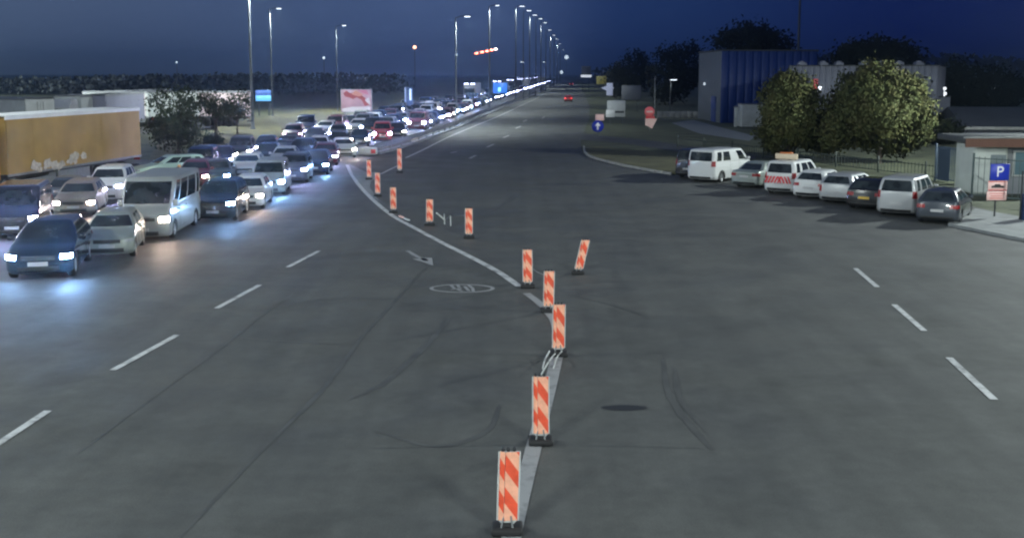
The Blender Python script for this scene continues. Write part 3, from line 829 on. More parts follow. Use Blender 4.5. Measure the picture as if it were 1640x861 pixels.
for (bx, by, hx, hy, P, lab) in ((1073, 187, 1076, 129, 500, 'small white street lamp above the red roadworks sign'), (1590, 186, 1588, 142, 600, 'small white street lamp over the dark roof at the right edge'),
    (1048, 186, 1048, 122, 0, 'thin unlit pole between the grey board and the white lamp'),
    (870, 141, 870, 100, 0, 'lone small lamp above the far end of the queue'), (834, 150, 834, 100, 0, 'small flat lamp left of the far mast row')):
    p = at(bx, by); H = hgt(p, hy)
    if P or bx < 1000: mast(lab, p, H, (.4, 0), P, None, .08, None, 1.0 if bx < 1000 else .7, 150)
    else:
        t = thing('pole', lab, 'pole', p); mb = MB(); mb.tube([(0, 0, 0), (0, 0, H)], .07, 8); mb.build('shaft', M_STEEL, t); mb = MB(); mb.lathe([(.2, 0), (.16, .3), (.08, .35)], None, 10); mb.build('base', M_POLE, t)
# tall mast with no visible head behind the blue building
p = at(1275, 180); t = thing('lamp_mast', 'grey mast rising behind the blue building', 'mast', p); mb = MB(); mb.tube([(0, 0, 0), (0, 0, hgt(p, -12))], [.25, .16], 10); mb.build('pole', M_POLE, t)
mb = MB(); mb.lathe([(.5, 0), (.45, .3), (.26, .4)], None, 10); mb.build('base', M_POLE, t)
# far single lights: small lamps on far slim poles
for (px, py, by, m, s, lab) in ((665, 76, 150, 'r', .75, 'lone orange red light on a thin far mast'), (520, 93, 152, 'w', .55, 'lone white light on a thin far mast left of the billboard'),
    (285, 100, 154, 'w', .35, 'faint white light high above the left trees'), (731, 88, 142, 'w', .6, 'white light on a far mast beside the guard rail mast'), (907, 92, 128, 'w', .9, 'faint white light above the far end of the road'),
    (899, 116, 127, 'w', .8, 'small white light at the far end of the empty road'), (1550, 118, 150, 'y', .5, 'dim yellowish light above the right roofs')):
    p = at(px, by); H = hgt(p, py); t = thing('far_light', lab, 'light', p); s *= 7.5 / ppm(p)
    mb = MB(); mb.tube([(0, 0, 0), (0, 0, H - s * .5)], .06 + .02 / ppm(p) * 5, 6); mb.build('pole', M_POLE, t)
    mb = MB(); mb.lathe([(.01, H - s * .5), (s * .42, H - s * .25), (s * .5, H), (s * .3, H + s * .4), (.01, H + s * .5)], None, 10); mb.build('lamp', {'r': mat('orange_lamp', (1, .5, .3), .3, emit=5, ecol=(1, .42, .26)), 'w': mat('dim_white_lamp', (1, 1, 1), .3, emit=1.6, ecol=(.75, .9, 1)), 'y': mat('dim_yellow_lamp', (1, .9, .6), .3, emit=.5, ecol=(1, .9, .55))}[m], t)
# arm of red lights in front of the mast
p = at(784, 176); p2 = Vector((p.x, p.y - .6, 0)); k = ppm(p)
t = thing('red_light_gantry', 'slanting arm of five red lights by the mast', 'signal arm', p2)
A, B = Vector(((763 - 784) / k, 0, hgt(p2, 86))), Vector(((795 - 784) / k, 0, hgt(p2, 79)))
mb = MB(); mb.tube([A, B], .05, 6); mb.build('arm', M_POLE, t)
mb = MB(); mb.tube([(.0, .0, 0), (0, .0, hgt(p2, 82))], .06, 6); mb.build('pole', M_POLE, t)
for f in (.02, .30, .54, .76, .97):
    q = A + (B - A) * f; mb = MB(); mb.lathe([(.01, -.16), (.26, -.10), (.30, .0), (.26, .10), (.01, .16)], Matrix.Translation(q + Vector((0, -.12, 0))), 12); lp = mb.build('lamp', M_RED_LUM if f < .9 else mat('pink_lamp', (1, .8, .8), .3, emit=6, ecol=(1, .72, .72)), t)
    mb = MB(); mb.rbox(q + Vector((0, .06, 0)), (.5, .12, .5), .03, seg=1); mb.build('housing', M_DARKMETAL, t)

# ------------------------------------------------------------------ guard rail between queue and road
gl = smooth_line(GP((603, 247), (640, 237), (690, 220), (730, 205), (780, 183), (820, 167), (850, 154.5), (868, 146), (880, 139.5), (890, 133.5)), 8)
t = thing('guard_rail', 'long steel guard rail between the queue and the empty road', 'guard rail', gl[0])
base = gl[0]
def rail_seg(pts, z, hh):
    mb = MB(); vs = []; prof = [(0, -.5), (.06, -.34), (.06, -.16), (.0, 0), (.06, .16), (.06, .34), (0, .5)]
    for i, q in enumerate(pts):
        d = (pts[min(i + 1, len(pts) - 1)] - pts[max(i - 1, 0)]).normalized(); n = Vector((d.y, -d.x, 0))
        for s in (1, -1):
            for (o, zz) in prof: vs.append(q - base + n * s * (.10 + o) + Vector((0, 0, z + zz * hh)))
    m = len(prof); fs = []
    for i in range(len(pts) - 1):
        for s in range(2):
            for k in range(m - 1):
                a = (i * 2 + s) * m + k; fs.append((a, a + 1, a + 2 * m + 1, a + 2 * m))
    mb.add(vs, fs); return mb
pts = resample(gl, 4.0); near = [q for q in pts if q.y < 260]; far = [q for q in pts if q.y >= 256]
for i in range(0, len(near) - 1, 2): rail_seg(near[i:i + 3], .62, .32).build('beam', M_STEEL, t)
rail_seg(far, .62, .32).build('far_beams', M_STEEL, t, kind='stuff')
mb0 = MB(); mb0.rbox((0, 0, .42), (.12, .10, .84), .01, seg=1); me_post = mb0.mesh('post', [M_STEEL])
for q in near:
    o = link('post', me_post, t); o.location = q - base
mb = MB()
for q in far: mb.box(q - base + Vector((0, 0, .42)), (.12, .1, .84))
mb.build('far_posts', M_STEEL, t, kind='stuff')
mb = MB(); ribbon(mb, [q - base for q in gl], .5, 0); mb2 = MB()
cs = resample(gl, 3.0)
# low concrete footing under the rail
def strip3(name, pts, w, z0, z1, m, **kw):
    mb = MB(); L = []
    for i, q in enumerate(pts):
        d = (pts[min(i + 1, len(pts) - 1)] - pts[max(i - 1, 0)]).normalized(); n = Vector((-d.y, d.x, 0)) * w / 2
        L.append((q + n, q - n))
    vs = []
    for a, b in L: vs += [Vector((a.x, a.y, z0)), Vector((a.x, a.y, z1)), Vector((b.x, b.y, z1)), Vector((b.x, b.y, z0))]
    fs = []
    for i in range(len(L) - 1):
        for k in range(3): fs.append((i * 4 + k, i * 4 + k + 1, i * 4 + k + 5, i * 4 + k + 4))
    fs += [(0, 1, 2, 3), tuple(len(vs) - 4 + k for k in (3, 2, 1, 0))]
    mb.add(vs, fs); return mb.build(name, m, **kw)
strip3('kerb', cs, .55, -.05, .15, M_GREY, kind='structure')
# pale rounded terminal of the rail
t = thing('rail_terminal', 'pale rounded end block at the near end of the guard rail', 'end block', at(588, 248)); mb = MB(); mb.rbox((0, 0, .28), (1.5, .7, .56), .14); mb.build('block', M_OFFWHITE, t); mb = MB(); mb.rbox((.5, -.36, .28), (.35, .03, .3), .01); mb.build('reflector', M_RED_SIGN, t)

# ------------------------------------------------------------------ vehicles: the queue facing the camera (pixel under the nose)
def put(kind, px, py, h, paint, label, lamp=None, cat=None, rear=False, name=None, group='vehicles waiting in the queue', sc=.94, **kw):
    p = at(px, py + .026 * (py - 118)); a = R(h); f = Vector((math.sin(a), -math.cos(a), 0)); L = VSPEC[kind]['L'] * sc
    c = p - f * (L / 2) * (1 if not rear else -1)
    cat = cat or {'van': 'van', 'minibus': 'van', 'minivan': 'van'}.get(kind, 'car')
    return vehicle(kind, label, cat, (c.x, c.y, .004), h, paint, lamp, group, name or ('van' if cat == 'van' else 'car'), beam=BEAM if lamp else 0, scale=sc, **kw)
BEAM = 30
B_, Wm, Vi, NO = M_LAMP_BLUE, M_LAMP_WARM, M_LAMP_VIO, None
put('hatchback', 62, 442, 12, 'black_blue', 'black hatchback with glaring blue headlights, first vehicle at the lower left', B_, sc=1.06)
put('hatchback', 172, 409, 12, 'silver_green', 'greenish silver hatchback with lamps off beside the black hatchback', NO)
put('minibus', 228, 381, 3, 'dirty_white', 'tall greyish white minibus behind the greenish silver hatchback', Wm, rplate=M_BLACK)
put('van', 20, 378, 15, 'black', 'black van cut by the left edge, behind the black hatchback', Vi)
put('estate', 118, 343, 12, 'brown_silver', 'brownish silver estate with warm lamps left of the minibus', Wm)
put('offroader', 166, 320, 8, 'white', 'pale car half hidden behind the brownish silver estate', Vi)
put('saloon', 90, 334, 8, 'dark_grey', 'dark low car partly hidden behind the brownish silver estate', NO)
put('estate', 212, 285, -58, 'mint', 'pale mint car standing askew in front of the yellow lorry', NO)
put('offroader', 341, 351, 4, 'black_blue', 'black car with one blue glow right of the tall minibus', B_)
put('hatchback', 391, 331, 5, 'white', 'small white hatchback behind the black car with a blue glow', Wm)
put('minivan', 428, 309, 6, 'dirty_white', 'pale people carrier behind the small white hatchback', B_)
put('offroader', 467, 290, 5, 'grey_blue', 'blue grey high car behind the pale people carrier', Vi)
put('hatchback', 503, 277, 4, 'dark_blue', 'dark blue car with blue headlights near the end of the rail', B_)
put('saloon', 553, 250, 12, 'white', 'white saloon with one white glow right beside the rail end block', Wm)
put('estate', 520, 262, 6, 'maroon', 'maroon estate just in front of the white saloon', Vi)
put('saloon', 342, 296, 8, 'dark_grey', 'dark saloon with blue headlights left of the pale people carrier', B_)
put('hatchback', 308, 297, 8, 'maroon', 'maroon hatchback with warm lamps behind the tall minibus roof', Wm)
put('minivan', 318, 279, 8, 'dark_blue', 'dark people carrier with violet lamps above the maroon hatchback', Vi)
put('estate', 392, 284, 7, 'white', 'white estate with its bonnet showing left of the pale people carrier', NO)
put('saloon', 350, 268, 8, 'black', 'black saloon with a pale roof line behind the dark saloon', Vi)
put('minivan', 383, 256, 8, 'dark_grey', 'dark people carrier with a warm glow under the thin tree', Wm)
put('hatchback', 425, 262, 6, 'black_blue', 'blue black hatchback with violet lamps in the middle of the queue', Vi)
put('saloon', 452, 268, 5, 'silver', 'silver saloon left of the blue grey high car', Vi)
put('offroader', 482, 258, 5, 'dark_blue', 'dark blue high car behind the silver saloon', Vi)
put('hatchback', 424, 246, 7, 'black', 'black hatchback with twin violet lamps behind the dark people carrier', Vi)
put('estate', 458, 246, 6, 'dark_grey', 'dark grey estate in the third row under the pinkish glow', Vi)
put('saloon', 508, 246, 5, 'white', 'white saloon seen past the dark blue high car', Vi)
put('offroader', 468, 226, 6, 'maroon', 'maroon high car with pinkish lamps at the grass edge', mat('headlamp_pink', (1, .8, .9), .3, emit=12, ecol=(1, .66, .82)))
put('van', 490, 213, 8, 'dark_blue', 'dark blue pickup like van parked on the grass edge', NO)
put('hatchback', 503, 230, 6, 'black_blue', 'blue black hatchback behind the third row at the grass edge', NO)
put('estate', 540, 238, 5, 'black', 'black estate left of the glowing white saloon', Vi)
put('hatchback', 540, 222, 5, 'dark_grey', 'dark grey hatchback below the pink billboard', Vi)
put('saloon', 575, 232, 5, 'black', 'black saloon with warm lamps beside the start of the rail', Wm)
put('minivan', 612, 224, 5, 'red', 'red van top showing over the rail', Vi)
put('hatchback', 636, 219, 4, 'black_blue', 'blue black car with a white glow next to the red van', Wm)
# the rest of the queue recedes along four lanes
rq = random.Random(11)
LANES = [
 ('lane beside the guard rail', [(672, 207), (700, 195.5), (735, 182), (775, 166.5), (808, 154.5), (835, 146), (856, 139), (870, 134.5), (880, 130.5)]),
 ('second lane from the guard rail', [(600, 215), (640, 202), (690, 186), (735, 172), (780, 158.5), (815, 147.5), (840, 141), (860, 135.5), (874, 131)]),
 ('third lane from the guard rail', [(570, 213), (620, 196), (680, 178.5), (735, 163.5), (790, 150.5), (825, 142.5), (850, 136.5)]),
 ('outer lane along the grass', [(520, 217), (575, 202), (640, 184), (700, 168)]),
]
kinds = ['hatchback', 'saloon', 'estate', 'offroader', 'minivan', 'hatchback', 'estate', 'van']
paints = ['black_blue', 'dark_grey', 'black', 'silver', 'dark_blue', 'white', 'grey_blue', 'maroon', 'dirty_white', 'dark_blue']
pn = {'black_blue': 'blue black', 'dark_grey': 'dark grey', 'black': 'black', 'silver': 'silver', 'dark_blue': 'dark blue', 'white': 'white', 'grey_blue': 'grey blue', 'maroon': 'maroon', 'dirty_white': 'off white'}
kn = {'hatchback': 'hatchback', 'saloon': 'saloon', 'estate': 'estate car', 'offroader': 'high car', 'minivan': 'people carrier', 'van': 'van'}
ORD = 'first second third fourth fifth sixth seventh eighth ninth tenth eleventh twelfth'.split()
for li, (ln, pix) in enumerate(LANES):
    path = smooth_line(GP(*pix), 10); d = 0.0; n = 0
    cum = [0.0]
    for a, b in zip(path, path[1:]): cum.append(cum[-1] + (b - a).length)
    while d < cum[-1]:
        i = max(i for i in range(len(cum) - 1) if cum[i] <= d); q = path[i] + (path[i + 1] - path[i]).normalized() * (d - cum[i])
        dr = (path[i] - path[i + 1]).normalized(); h = math.degrees(math.atan2(dr.x, -dr.y)) + rq.uniform(-2, 2)
        q = q + Vector((dr.y, -dr.x, 0)) * rq.uniform(-.35, .35)
        k, pa = rq.choice(kinds), rq.choice(paints)
        on = rq.random() < .9
        lamp = rq.choice([M_LAMP_VIO, M_LAMP_VIO, M_LAMP_BLUE, M_LAMP_WARM]) if on else M_LAMP_OFF
        nm = 'van' if k in ('van', 'minivan') else 'car'
        L = VSPEC[k]['L']
        if q.y < 215 and n < 12:
            lab = "%s %s, %s vehicle receding in the %s" % (pn[pa], kn[k], ORD[n], ln)
            vehicle(k, lab, nm, (q.x, q.y, .004), h, pa, lamp, 'vehicles waiting in the queue', nm, lod=1, beam=BEAM * 1.5 if on else 0)
        else:
            if on: lamp = M_LAMP_FAR
            far_vehicle(k, 'tiny far %s in the %s, lamps %s' % (nm, ln, 'lit' if on else 'off'), nm, (q.x, q.y, .004), h, pa, lamp, 'far vehicles in the %s, lamps %s' % (ln, 'lit' if on else 'off'), nm)
        n += 1; d += L + (rq.uniform(1.6, 3.2) if q.y < 220 else rq.uniform(4, 11))
# lorries far up the queue, a few pixels wide each
mb = MB()
mb.rbox((-8.3, 0, 2.6), (13.2, 2.5, 2.75), .05, 0); mb.box((-8.3, 0, 1.0), (13.0, 1.0, .3), 4)
mb.prism([(-1.5, -1.22, .8), (.55, -1.22, .8), (.62, -1.22, 1.7), (.4, -1.22, 3.0), (-.2, -1.22, 3.75), (-1.5, -1.22, 3.75)], (0, 2.44, 0), 1)
mb.prism([(.62, -1.1, 1.85), (.62, 1.1, 1.85), (.44, 1.05, 2.85), (.44, -1.05, 2.85)], (.02, 0, .004), 2)
for y in (-.9, .9): mb.rbox((.62, y, 1.0), (.1, .5, .26), .03, 3)
for y in (-.95, -.45, .45, .95): mb.rbox((-.2, y, 3.82), (.18, .26, .16), .04, 3)
for x in (-.4, -3.0, -11.0, -12.3):
    for y in (-1.05, 1.05): mb.lathe([(.01, -.16), (.5, -.16), (.5, .16), (.01, .16)], Matrix.Translation((x, y, .5)) @ Matrix.Rotation(R(90), 4, 'X'), 12, 4)
ME_LORRY = mb.mesh('far_lorry', [M_OFFWHITE, M_GREY, M_GLASS, mat('lorry_lamp', (.9, .9, 1), .3, emit=18.0, ecol=(.55, .6, 1.0)), M_BLACK])
for i, (px, py, h, m, lab) in enumerate(((752, 163, 3, M_LILAC, 'nearest of the far lorries, lilac grey, left of the glowing blue sign'), (796, 152, 8, M_GREY, 'grey far lorry just right of the glowing blue sign'), (817, 146, 12, M_OFFWHITE, 'pale far lorry, second beyond the glowing blue sign'),
    (833, 141.5, 14, M_LILAC, 'lilac far lorry, third beyond the glowing blue sign'), (846, 138, 16, M_OFFWHITE, 'pale far lorry, fourth beyond the glowing blue sign'), (858, 135.5, 18, M_GREY, 'farthest grey lorry at the end of the queue'))):
    o = link('lorry', ME_LORRY, None, label=lab, category='lorry', group='lorries far up the queue'); o.location = at(px, py); a = R(h); o.rotation_euler = (0, 0, math.atan2(-math.cos(a), -math.sin(a)))
    o.material_slots[0].link = 'OBJECT'; o.material_slots[0].material = m
# two cars driving away on the empty road
put('hatchback', 910, 162, 176, 'red', 'red car driving away on the empty road', NO, rear=True, group=None, tail=M_TAIL_ON)
put('minivan', 915, 137, 176, 'dark_grey', 'dark car far ahead of the red car with red lights', NO, rear=True, group=None, tail=M_TAIL_ON)
# ------------------------------------------------------------------ cars parked in a slanted row on the right (pixel under the tail)
PK = 'vehicles parked in the slanted row'
put('minivan', 1099, 282, 142, 'black', 'black high car at the far left end of the parked row', NO, rear=True, group=PK)
put('van', 1120, 288, 138, 'white', 'white panel van with dark windows in the parked row', NO, rear=True, group=PK, rplate=M_OFFWHITE)
put('saloon', 1190, 297, 140, 'silver_green', 'greenish silver saloon right of the white panel van', NO, rear=True, group=PK)
tv = put('minivan', 1246, 307, 143, 'white', 'white service van with red striped tail and roof board', NO, rear=True, group=PK)
put('hatchback', 1293, 315, 143, 'white', 'white hatchback right of the striped service van', NO, rear=True, group=PK)
put('estate', 1336, 322, 143, 'silver', 'silver estate between the white hatchback and the black car', NO, rear=True, group=PK)
put('hatchback', 1382, 332, 145, 'black', 'black hatchback with a yellow number plate', NO, rear=True, group=PK, rplate=M_PLATE_Y)
put('minivan', 1433, 342, 146, 'silver', 'silver people carrier second from the parking sign', NO, rear=True, group=PK)
put('hatchback', 1499, 354, 150, 'dark_grey', 'dark grey hatchback nearest to the parking sign', NO, rear=True, group=PK)
# stripes and roof board of the service van
h_ = VSPEC['minivan']['L'] / 2
for k in range(9):
    y = -.72 + k * .18
    mb = MB(); mb.prism([(-h_ + .012, y, .62), (-h_ + .012, y + .09, .62), (-h_ + .03, y + .17 * (1 if k < 4 else -1) + .09, .98), (-h_ + .03, y + .17 * (1 if k < 4 else -1), .98)], (-.03, 0, 0)); mb.build('red_stripe', M_RED_SIGN, tv)
mb = MB(); mb.rbox((-1.25, 0, 1.98), (.16, 1.25, .30), .04); mb.build('roof_board', mat('cream_board', (.62, .50, .36), .5), tv)
mb = MB(); mb.rbox((-1.25, 0, 2.17), (.2, .7, .08), .03); mb.build('roof_beacon', mat('orange_plastic', (.55, .16, .04), .4), tv)
for s in (-.5, .5): mb = MB(); mb.rbox((-1.25, s, 1.81), (.08, .06, .10), .01, seg=1); mb.build('roof_bracket', M_BLACK, tv)

# ------------------------------------------------------------------ lorries
M_CURTAIN = mat('ochre_curtain', (0.32, 0.205, 0.055), 0.6, var=0.16, scale=0.7)
def semi(label, L, tarp, paint='white', cab=True, H=4.0, top=M_OFFWHITE, group=None, loc=(0, 0, 0), rz=0.0, bays=6, patch=False, cabpaint=None):
    """articulated lorry, local x forward, tail at x = 0"""
    t = thing('lorry', label, 'lorry', loc, rz, group); w = 1.27
    mb = MB(); mb.box((L / 2, 0, 1.2 + (H - 1.28) / 2), (L - .12, w * 2 - .06, H - 1.30)); mb.build('cargo_box', tarp, t)
    for sd in (1, -1):
        for k in range(bays):
            x0, x1 = .10 + (L - .2) * k / bays, .10 + (L - .2) * (k + 1) / bays
            mb = MB(); nx = 5
            g = [(lerp(x0 + .012, x1 - .012, i / nx), sd * (w - .015 + .02 * math.sin(math.pi * i / nx) + random.uniform(0, .012)), z) for z in (1.22, 2.2, 3.1, H - .18) for i in range(nx + 1)]
            mb.add(g, [(r * 6 + i, r * 6 + i + 1, (r + 1) * 6 + i + 1, (r + 1) * 6 + i) for r in range(3) for i in range(nx)], 0, True)
            mb.build('side_panel', tarp, t)
        mb = MB(); mb.box((L / 2, sd * w, H - .09), (L, .06, .18)); mb.build('roof_rail', top, t)
        mb = MB(); mb.box((L / 2, sd * w, 1.16), (L, .05, .12)); mb.build('lower_rail', M_STEEL, t)
    mb = MB(); mb.box((L / 2, 0, H), (L, 2 * w, .03)); mb.build('roof', top if tarp is M_CURTAIN else M_GREY, t)
    for sd in (1, -1):
        mb = MB(); mb.box((-.02, sd * .62, 1.2 + (H - 1.4) / 2), (.05, 1.2, H - 1.42)); dr = mb.build('rear_door', tarp if tarp is not M_CURTAIN else mat('ochre_metal', (.42, .24, .04), .5), t)
        mb = MB(); mb.tube([(-.06, sd * .25, 1.3), (-.06, sd * .25, H - .3)], .02, 6); mb.build('lock_bar', M_STEEL, dr)
        mb = MB(); mb.rbox((-.03, sd * .95, .98), (.05, .4, .14), .02); mb.build('tail_light', M_TAIL, t)
    mb = MB(); mb.box((L / 2, 0, 1.0), (L - .4, .9, .22)); mb.build('chassis', M_DARKMETAL, t); mb = MB(); mb.box((.06, 0, .62), (.1, 2.3, .14)); mb.build('bumper_bar', M_DARKMETAL, t)
    mb0 = MB(); mb0.lathe([(.30, -.15), (.46, -.16), (.5, -.10), (.5, .10), (.46, .16), (.30, .15), (.01, .10)], Matrix.Rotation(R(90), 4, 'X'), 18); me = mb0.mesh('wheel', [M_RUBBER])
    for x in (2.2, 3.5, 4.8):
        for sd in (1, -1): o = link('wheel', me, t); o.location = (x, sd * 1.08, .5)
    for sd in (1, -1):
        mb = MB(); mb.box((7.6, sd * 1.2, .75), (3.2, .04, .55)); mb.build('side_guard', M_STEEL, t)
    if cab:
        p = cabpaint or PAINT[paint]; x0 = L + .55
        mb = MB(); pr = [(x0, 1.0), (x0 + 2.15, 1.0), (x0 + 2.22, 1.75), (x0 + 2.02, 3.0), (x0 + 1.3, 3.7), (x0 + .2, 3.72), (x0, 3.3)]
        mb.prism([(x, -1.22, z) for x, z in pr], (0, 2.44, 0)); cb = mb.build('cab', p, t)
        mb = MB(); mb.prism([(x0 + 2.215, -1.1, 1.92), (x0 + 2.215, 1.1, 1.92), (x0 + 2.07, 1.05, 2.85), (x0 + 2.07, -1.05, 2.85)], (.02, 0, .004)); mb.build('windshield', M_GLASS, t)
        for sd in (1, -1):
            mb = MB(); mb.prism([(x0 + 1.0, sd * 1.215, 1.9), (x0 + 2.0, sd * 1.215, 1.9), (x0 + 1.85, sd * 1.215, 2.75), (x0 + 1.0, sd * 1.215, 2.75)], (0, sd * .02, 0)); mb.build('side_window', M_GLASS, t)
            mb = MB(); mb.rbox((x0 + 2.2, sd * .9, 1.05), (.12, .5, .26), .04); mb.build('headlight', M_LAMP_OFF, t)
            mb = MB(); mb.rbox((x0 + 2.15, sd * 1.42, 2.4), (.12, .22, .6), .04); mb.build('wing_mirror', M_BLACK, t)
            for xx in (x0 + 1.4, x0 - .9): o = link('wheel', me, t); o.location = (xx, sd * 1.05, .5)
        mb = MB(); mb.rbox((x0 + 2.23, 0, 1.35), (.06, 1.5, .5), .02); mb.build('grille', M_BLACK, t)
        mb = MB(); mb.rbox((x0 + 1.1, 0, .72), (2.2, 2.3, .5), .08); mb.build('bumper', M_DARKMETAL, t)
        mb = MB(); mb.box((x0 - .4, 0, .8), (3.0, .9, .25)); mb.build('cab_chassis', M_DARKMETAL, t)
    if patch:
        rb_ = random.Random(5)
        for kq, (x, z, s) in enumerate([(rb_.uniform(6.6, 11.6), 1.25 + abs(rb_.gauss(.12, .22)), rb_.uniform(.14, .36)) for _ in range(16)]):
            mb = MB(); pp = [(x + s * math.cos(a) * random.uniform(.7, 1.25), w + .03 + .0015 * kq, z + s * .8 * math.sin(a) * random.uniform(.6, 1.15)) for a in [2 * math.pi * k / 14 for k in range(14)]]
            mb.prism(pp, (0, .02, 0)); mb.build('pale_patch', M_PATCH, t)
    return t
# yellow lorry: tail at the right, nose towards the camera on the left
A, Bq = at(228, 280), at(8, 322)
d = (Bq - A); rz = math.atan2(d.y, d.x)
n = Vector((-d.y, d.x, 0)).normalized(); n = -n if n.y < 0 else n
semi('ochre yellow curtain sided lorry filling the left edge', 13.75, M_CURTAIN, cab=True, top=M_WHITE, loc=(A.x + n.x * 1.27, A.y + n.y * 1.27, 0), rz=rz, patch=True, cabpaint=mat('orange_paint', (.55, .23, .04), .4))
# pale lorries in the park behind
PL = 'pale lorries in the park beyond the trees'
PINKISH = mat('pinkish_white', (.62, .50, .52), .6, var=.15, scale=.6)
BRIGHT = mat('clean_white_box', (.52, .55, .54), .55, var=.08, scale=.5)
for (px, top, rzd, cab, tarp, cp, lab) in (
    (68, 157, 140, False, M_OFFWHITE, 'white', 'grey white lorry behind the left end of the yellow one'),
    (96, 154, -92, True, BRIGHT, 'white', 'white lorry nose on, right of the grey white one'),
    (150, 152, 93, False, M_LILAC, 'white', 'lilac grey box lorry seen from its tail above the yellow one'),
    (190, 146, -96, True, M_LILAC, 'dark_blue', 'dark cabbed lorry nose on beside the lilac one'),
    (258, 147, 112, False, BRIGHT, 'white', 'bright white lorry left of the large dull tree'),
    (325, 146, 176, False, BRIGHT, 'white', 'white lorry seen through the large dull tree'),
    (402, 146, 178, False, PINKISH, 'white', 'pinkish white lorry seen through the thin trees')):
    k = (top - 118) / 2.0; a = at(px, 118 + 6 * k)
    y = a.y + (17 if rzd < 0 else 0)
    semi(lab, 13.6, tarp, cp, cab, top=M_GREY, loc=(a.x, y, 0), rz=R(rzd), group=PL, bays=4)
mbx = MB()

# ------------------------------------------------------------------ trees
def leaf_mat(name, cols, trans=.25):
    m = bpy.data.materials.new(name); m.use_nodes = True; n, l = m.node_tree.nodes, m.node_tree.links
    b = n['Principled BSDF']; geo = n.new('ShaderNodeNewGeometry'); rp = n.new('ShaderNodeValToRGB')
    rp.color_ramp.interpolation = 'LINEAR'
    for i, c in enumerate(cols):
        e = rp.color_ramp.elements[i] if i < 2 else rp.color_ramp.elements.new(.5)
        e.position = i / (len(cols) - 1); e.color = (*c, 1)
    tc = n.new('ShaderNodeTexCoord'); nz = n.new('ShaderNodeTexNoise'); nz.inputs['Scale'].default_value = .9; nz.inputs['Detail'].default_value = 3
    l.new(tc.outputs['Object'], nz.inputs['Vector'])
    mx = n.new('ShaderNodeMath'); mx.operation = 'MULTIPLY_ADD'; mx.inputs[1].default_value = .5
    l.new(geo.outputs['Random Per Island'], mx.inputs[0]); 
    ad = n.new('ShaderNodeMath'); ad.operation = 'MULTIPLY_ADD'; ad.inputs[1].default_value = 1.6; ad.inputs[2].default_value = -.55
    l.new(nz.outputs[0], ad.inputs[0]); l.new(ad.outputs[0], mx.inputs[2])
    l.new(mx.outputs[0], rp.inputs[0]); l.new(rp.outputs[0], b.inputs['Base Color'])
    b.inputs['Roughness'].default_value = .7; b.inputs['Specular IOR Level'].default_value = .15
    sb = n.new('ShaderNodeVectorMath'); sb.operation = 'SUBTRACT'; sb.inputs[1].default_value = (0, 0, 2.6); l.new(tc.outputs['Object'], sb.inputs[0])
    nn = n.new('ShaderNodeVectorMath'); nn.operation = 'NORMALIZE'; l.new(sb.outputs[0], nn.inputs[0])
    ma = n.new('ShaderNodeVectorMath'); ma.operation = 'MULTIPLY_ADD'; ma.inputs[1].default_value = (.28, .28, .28); l.new(geo.outputs['Normal'], ma.inputs[0]); l.new(nn.outputs[0], ma.inputs[2])
    n2 = n.new('ShaderNodeVectorMath'); n2.operation = 'NORMALIZE'; l.new(ma.outputs[0], n2.inputs[0]); l.new(n2.outputs[0], b.inputs['Normal'])
    return m
LEAF_A = leaf_mat('autumn_leaves', [(.072, .088, .036), (.095, .105, .040), (.118, .104, .044)])
LEAF_B = leaf_mat('dull_green_leaves', [(.030, .045, .028), (.050, .066, .036), (.078, .075, .040)])
LEAF_C = leaf_mat('dark_leaves', [(.016, .024, .016), (.028, .036, .022), (.040, .046, .028)])
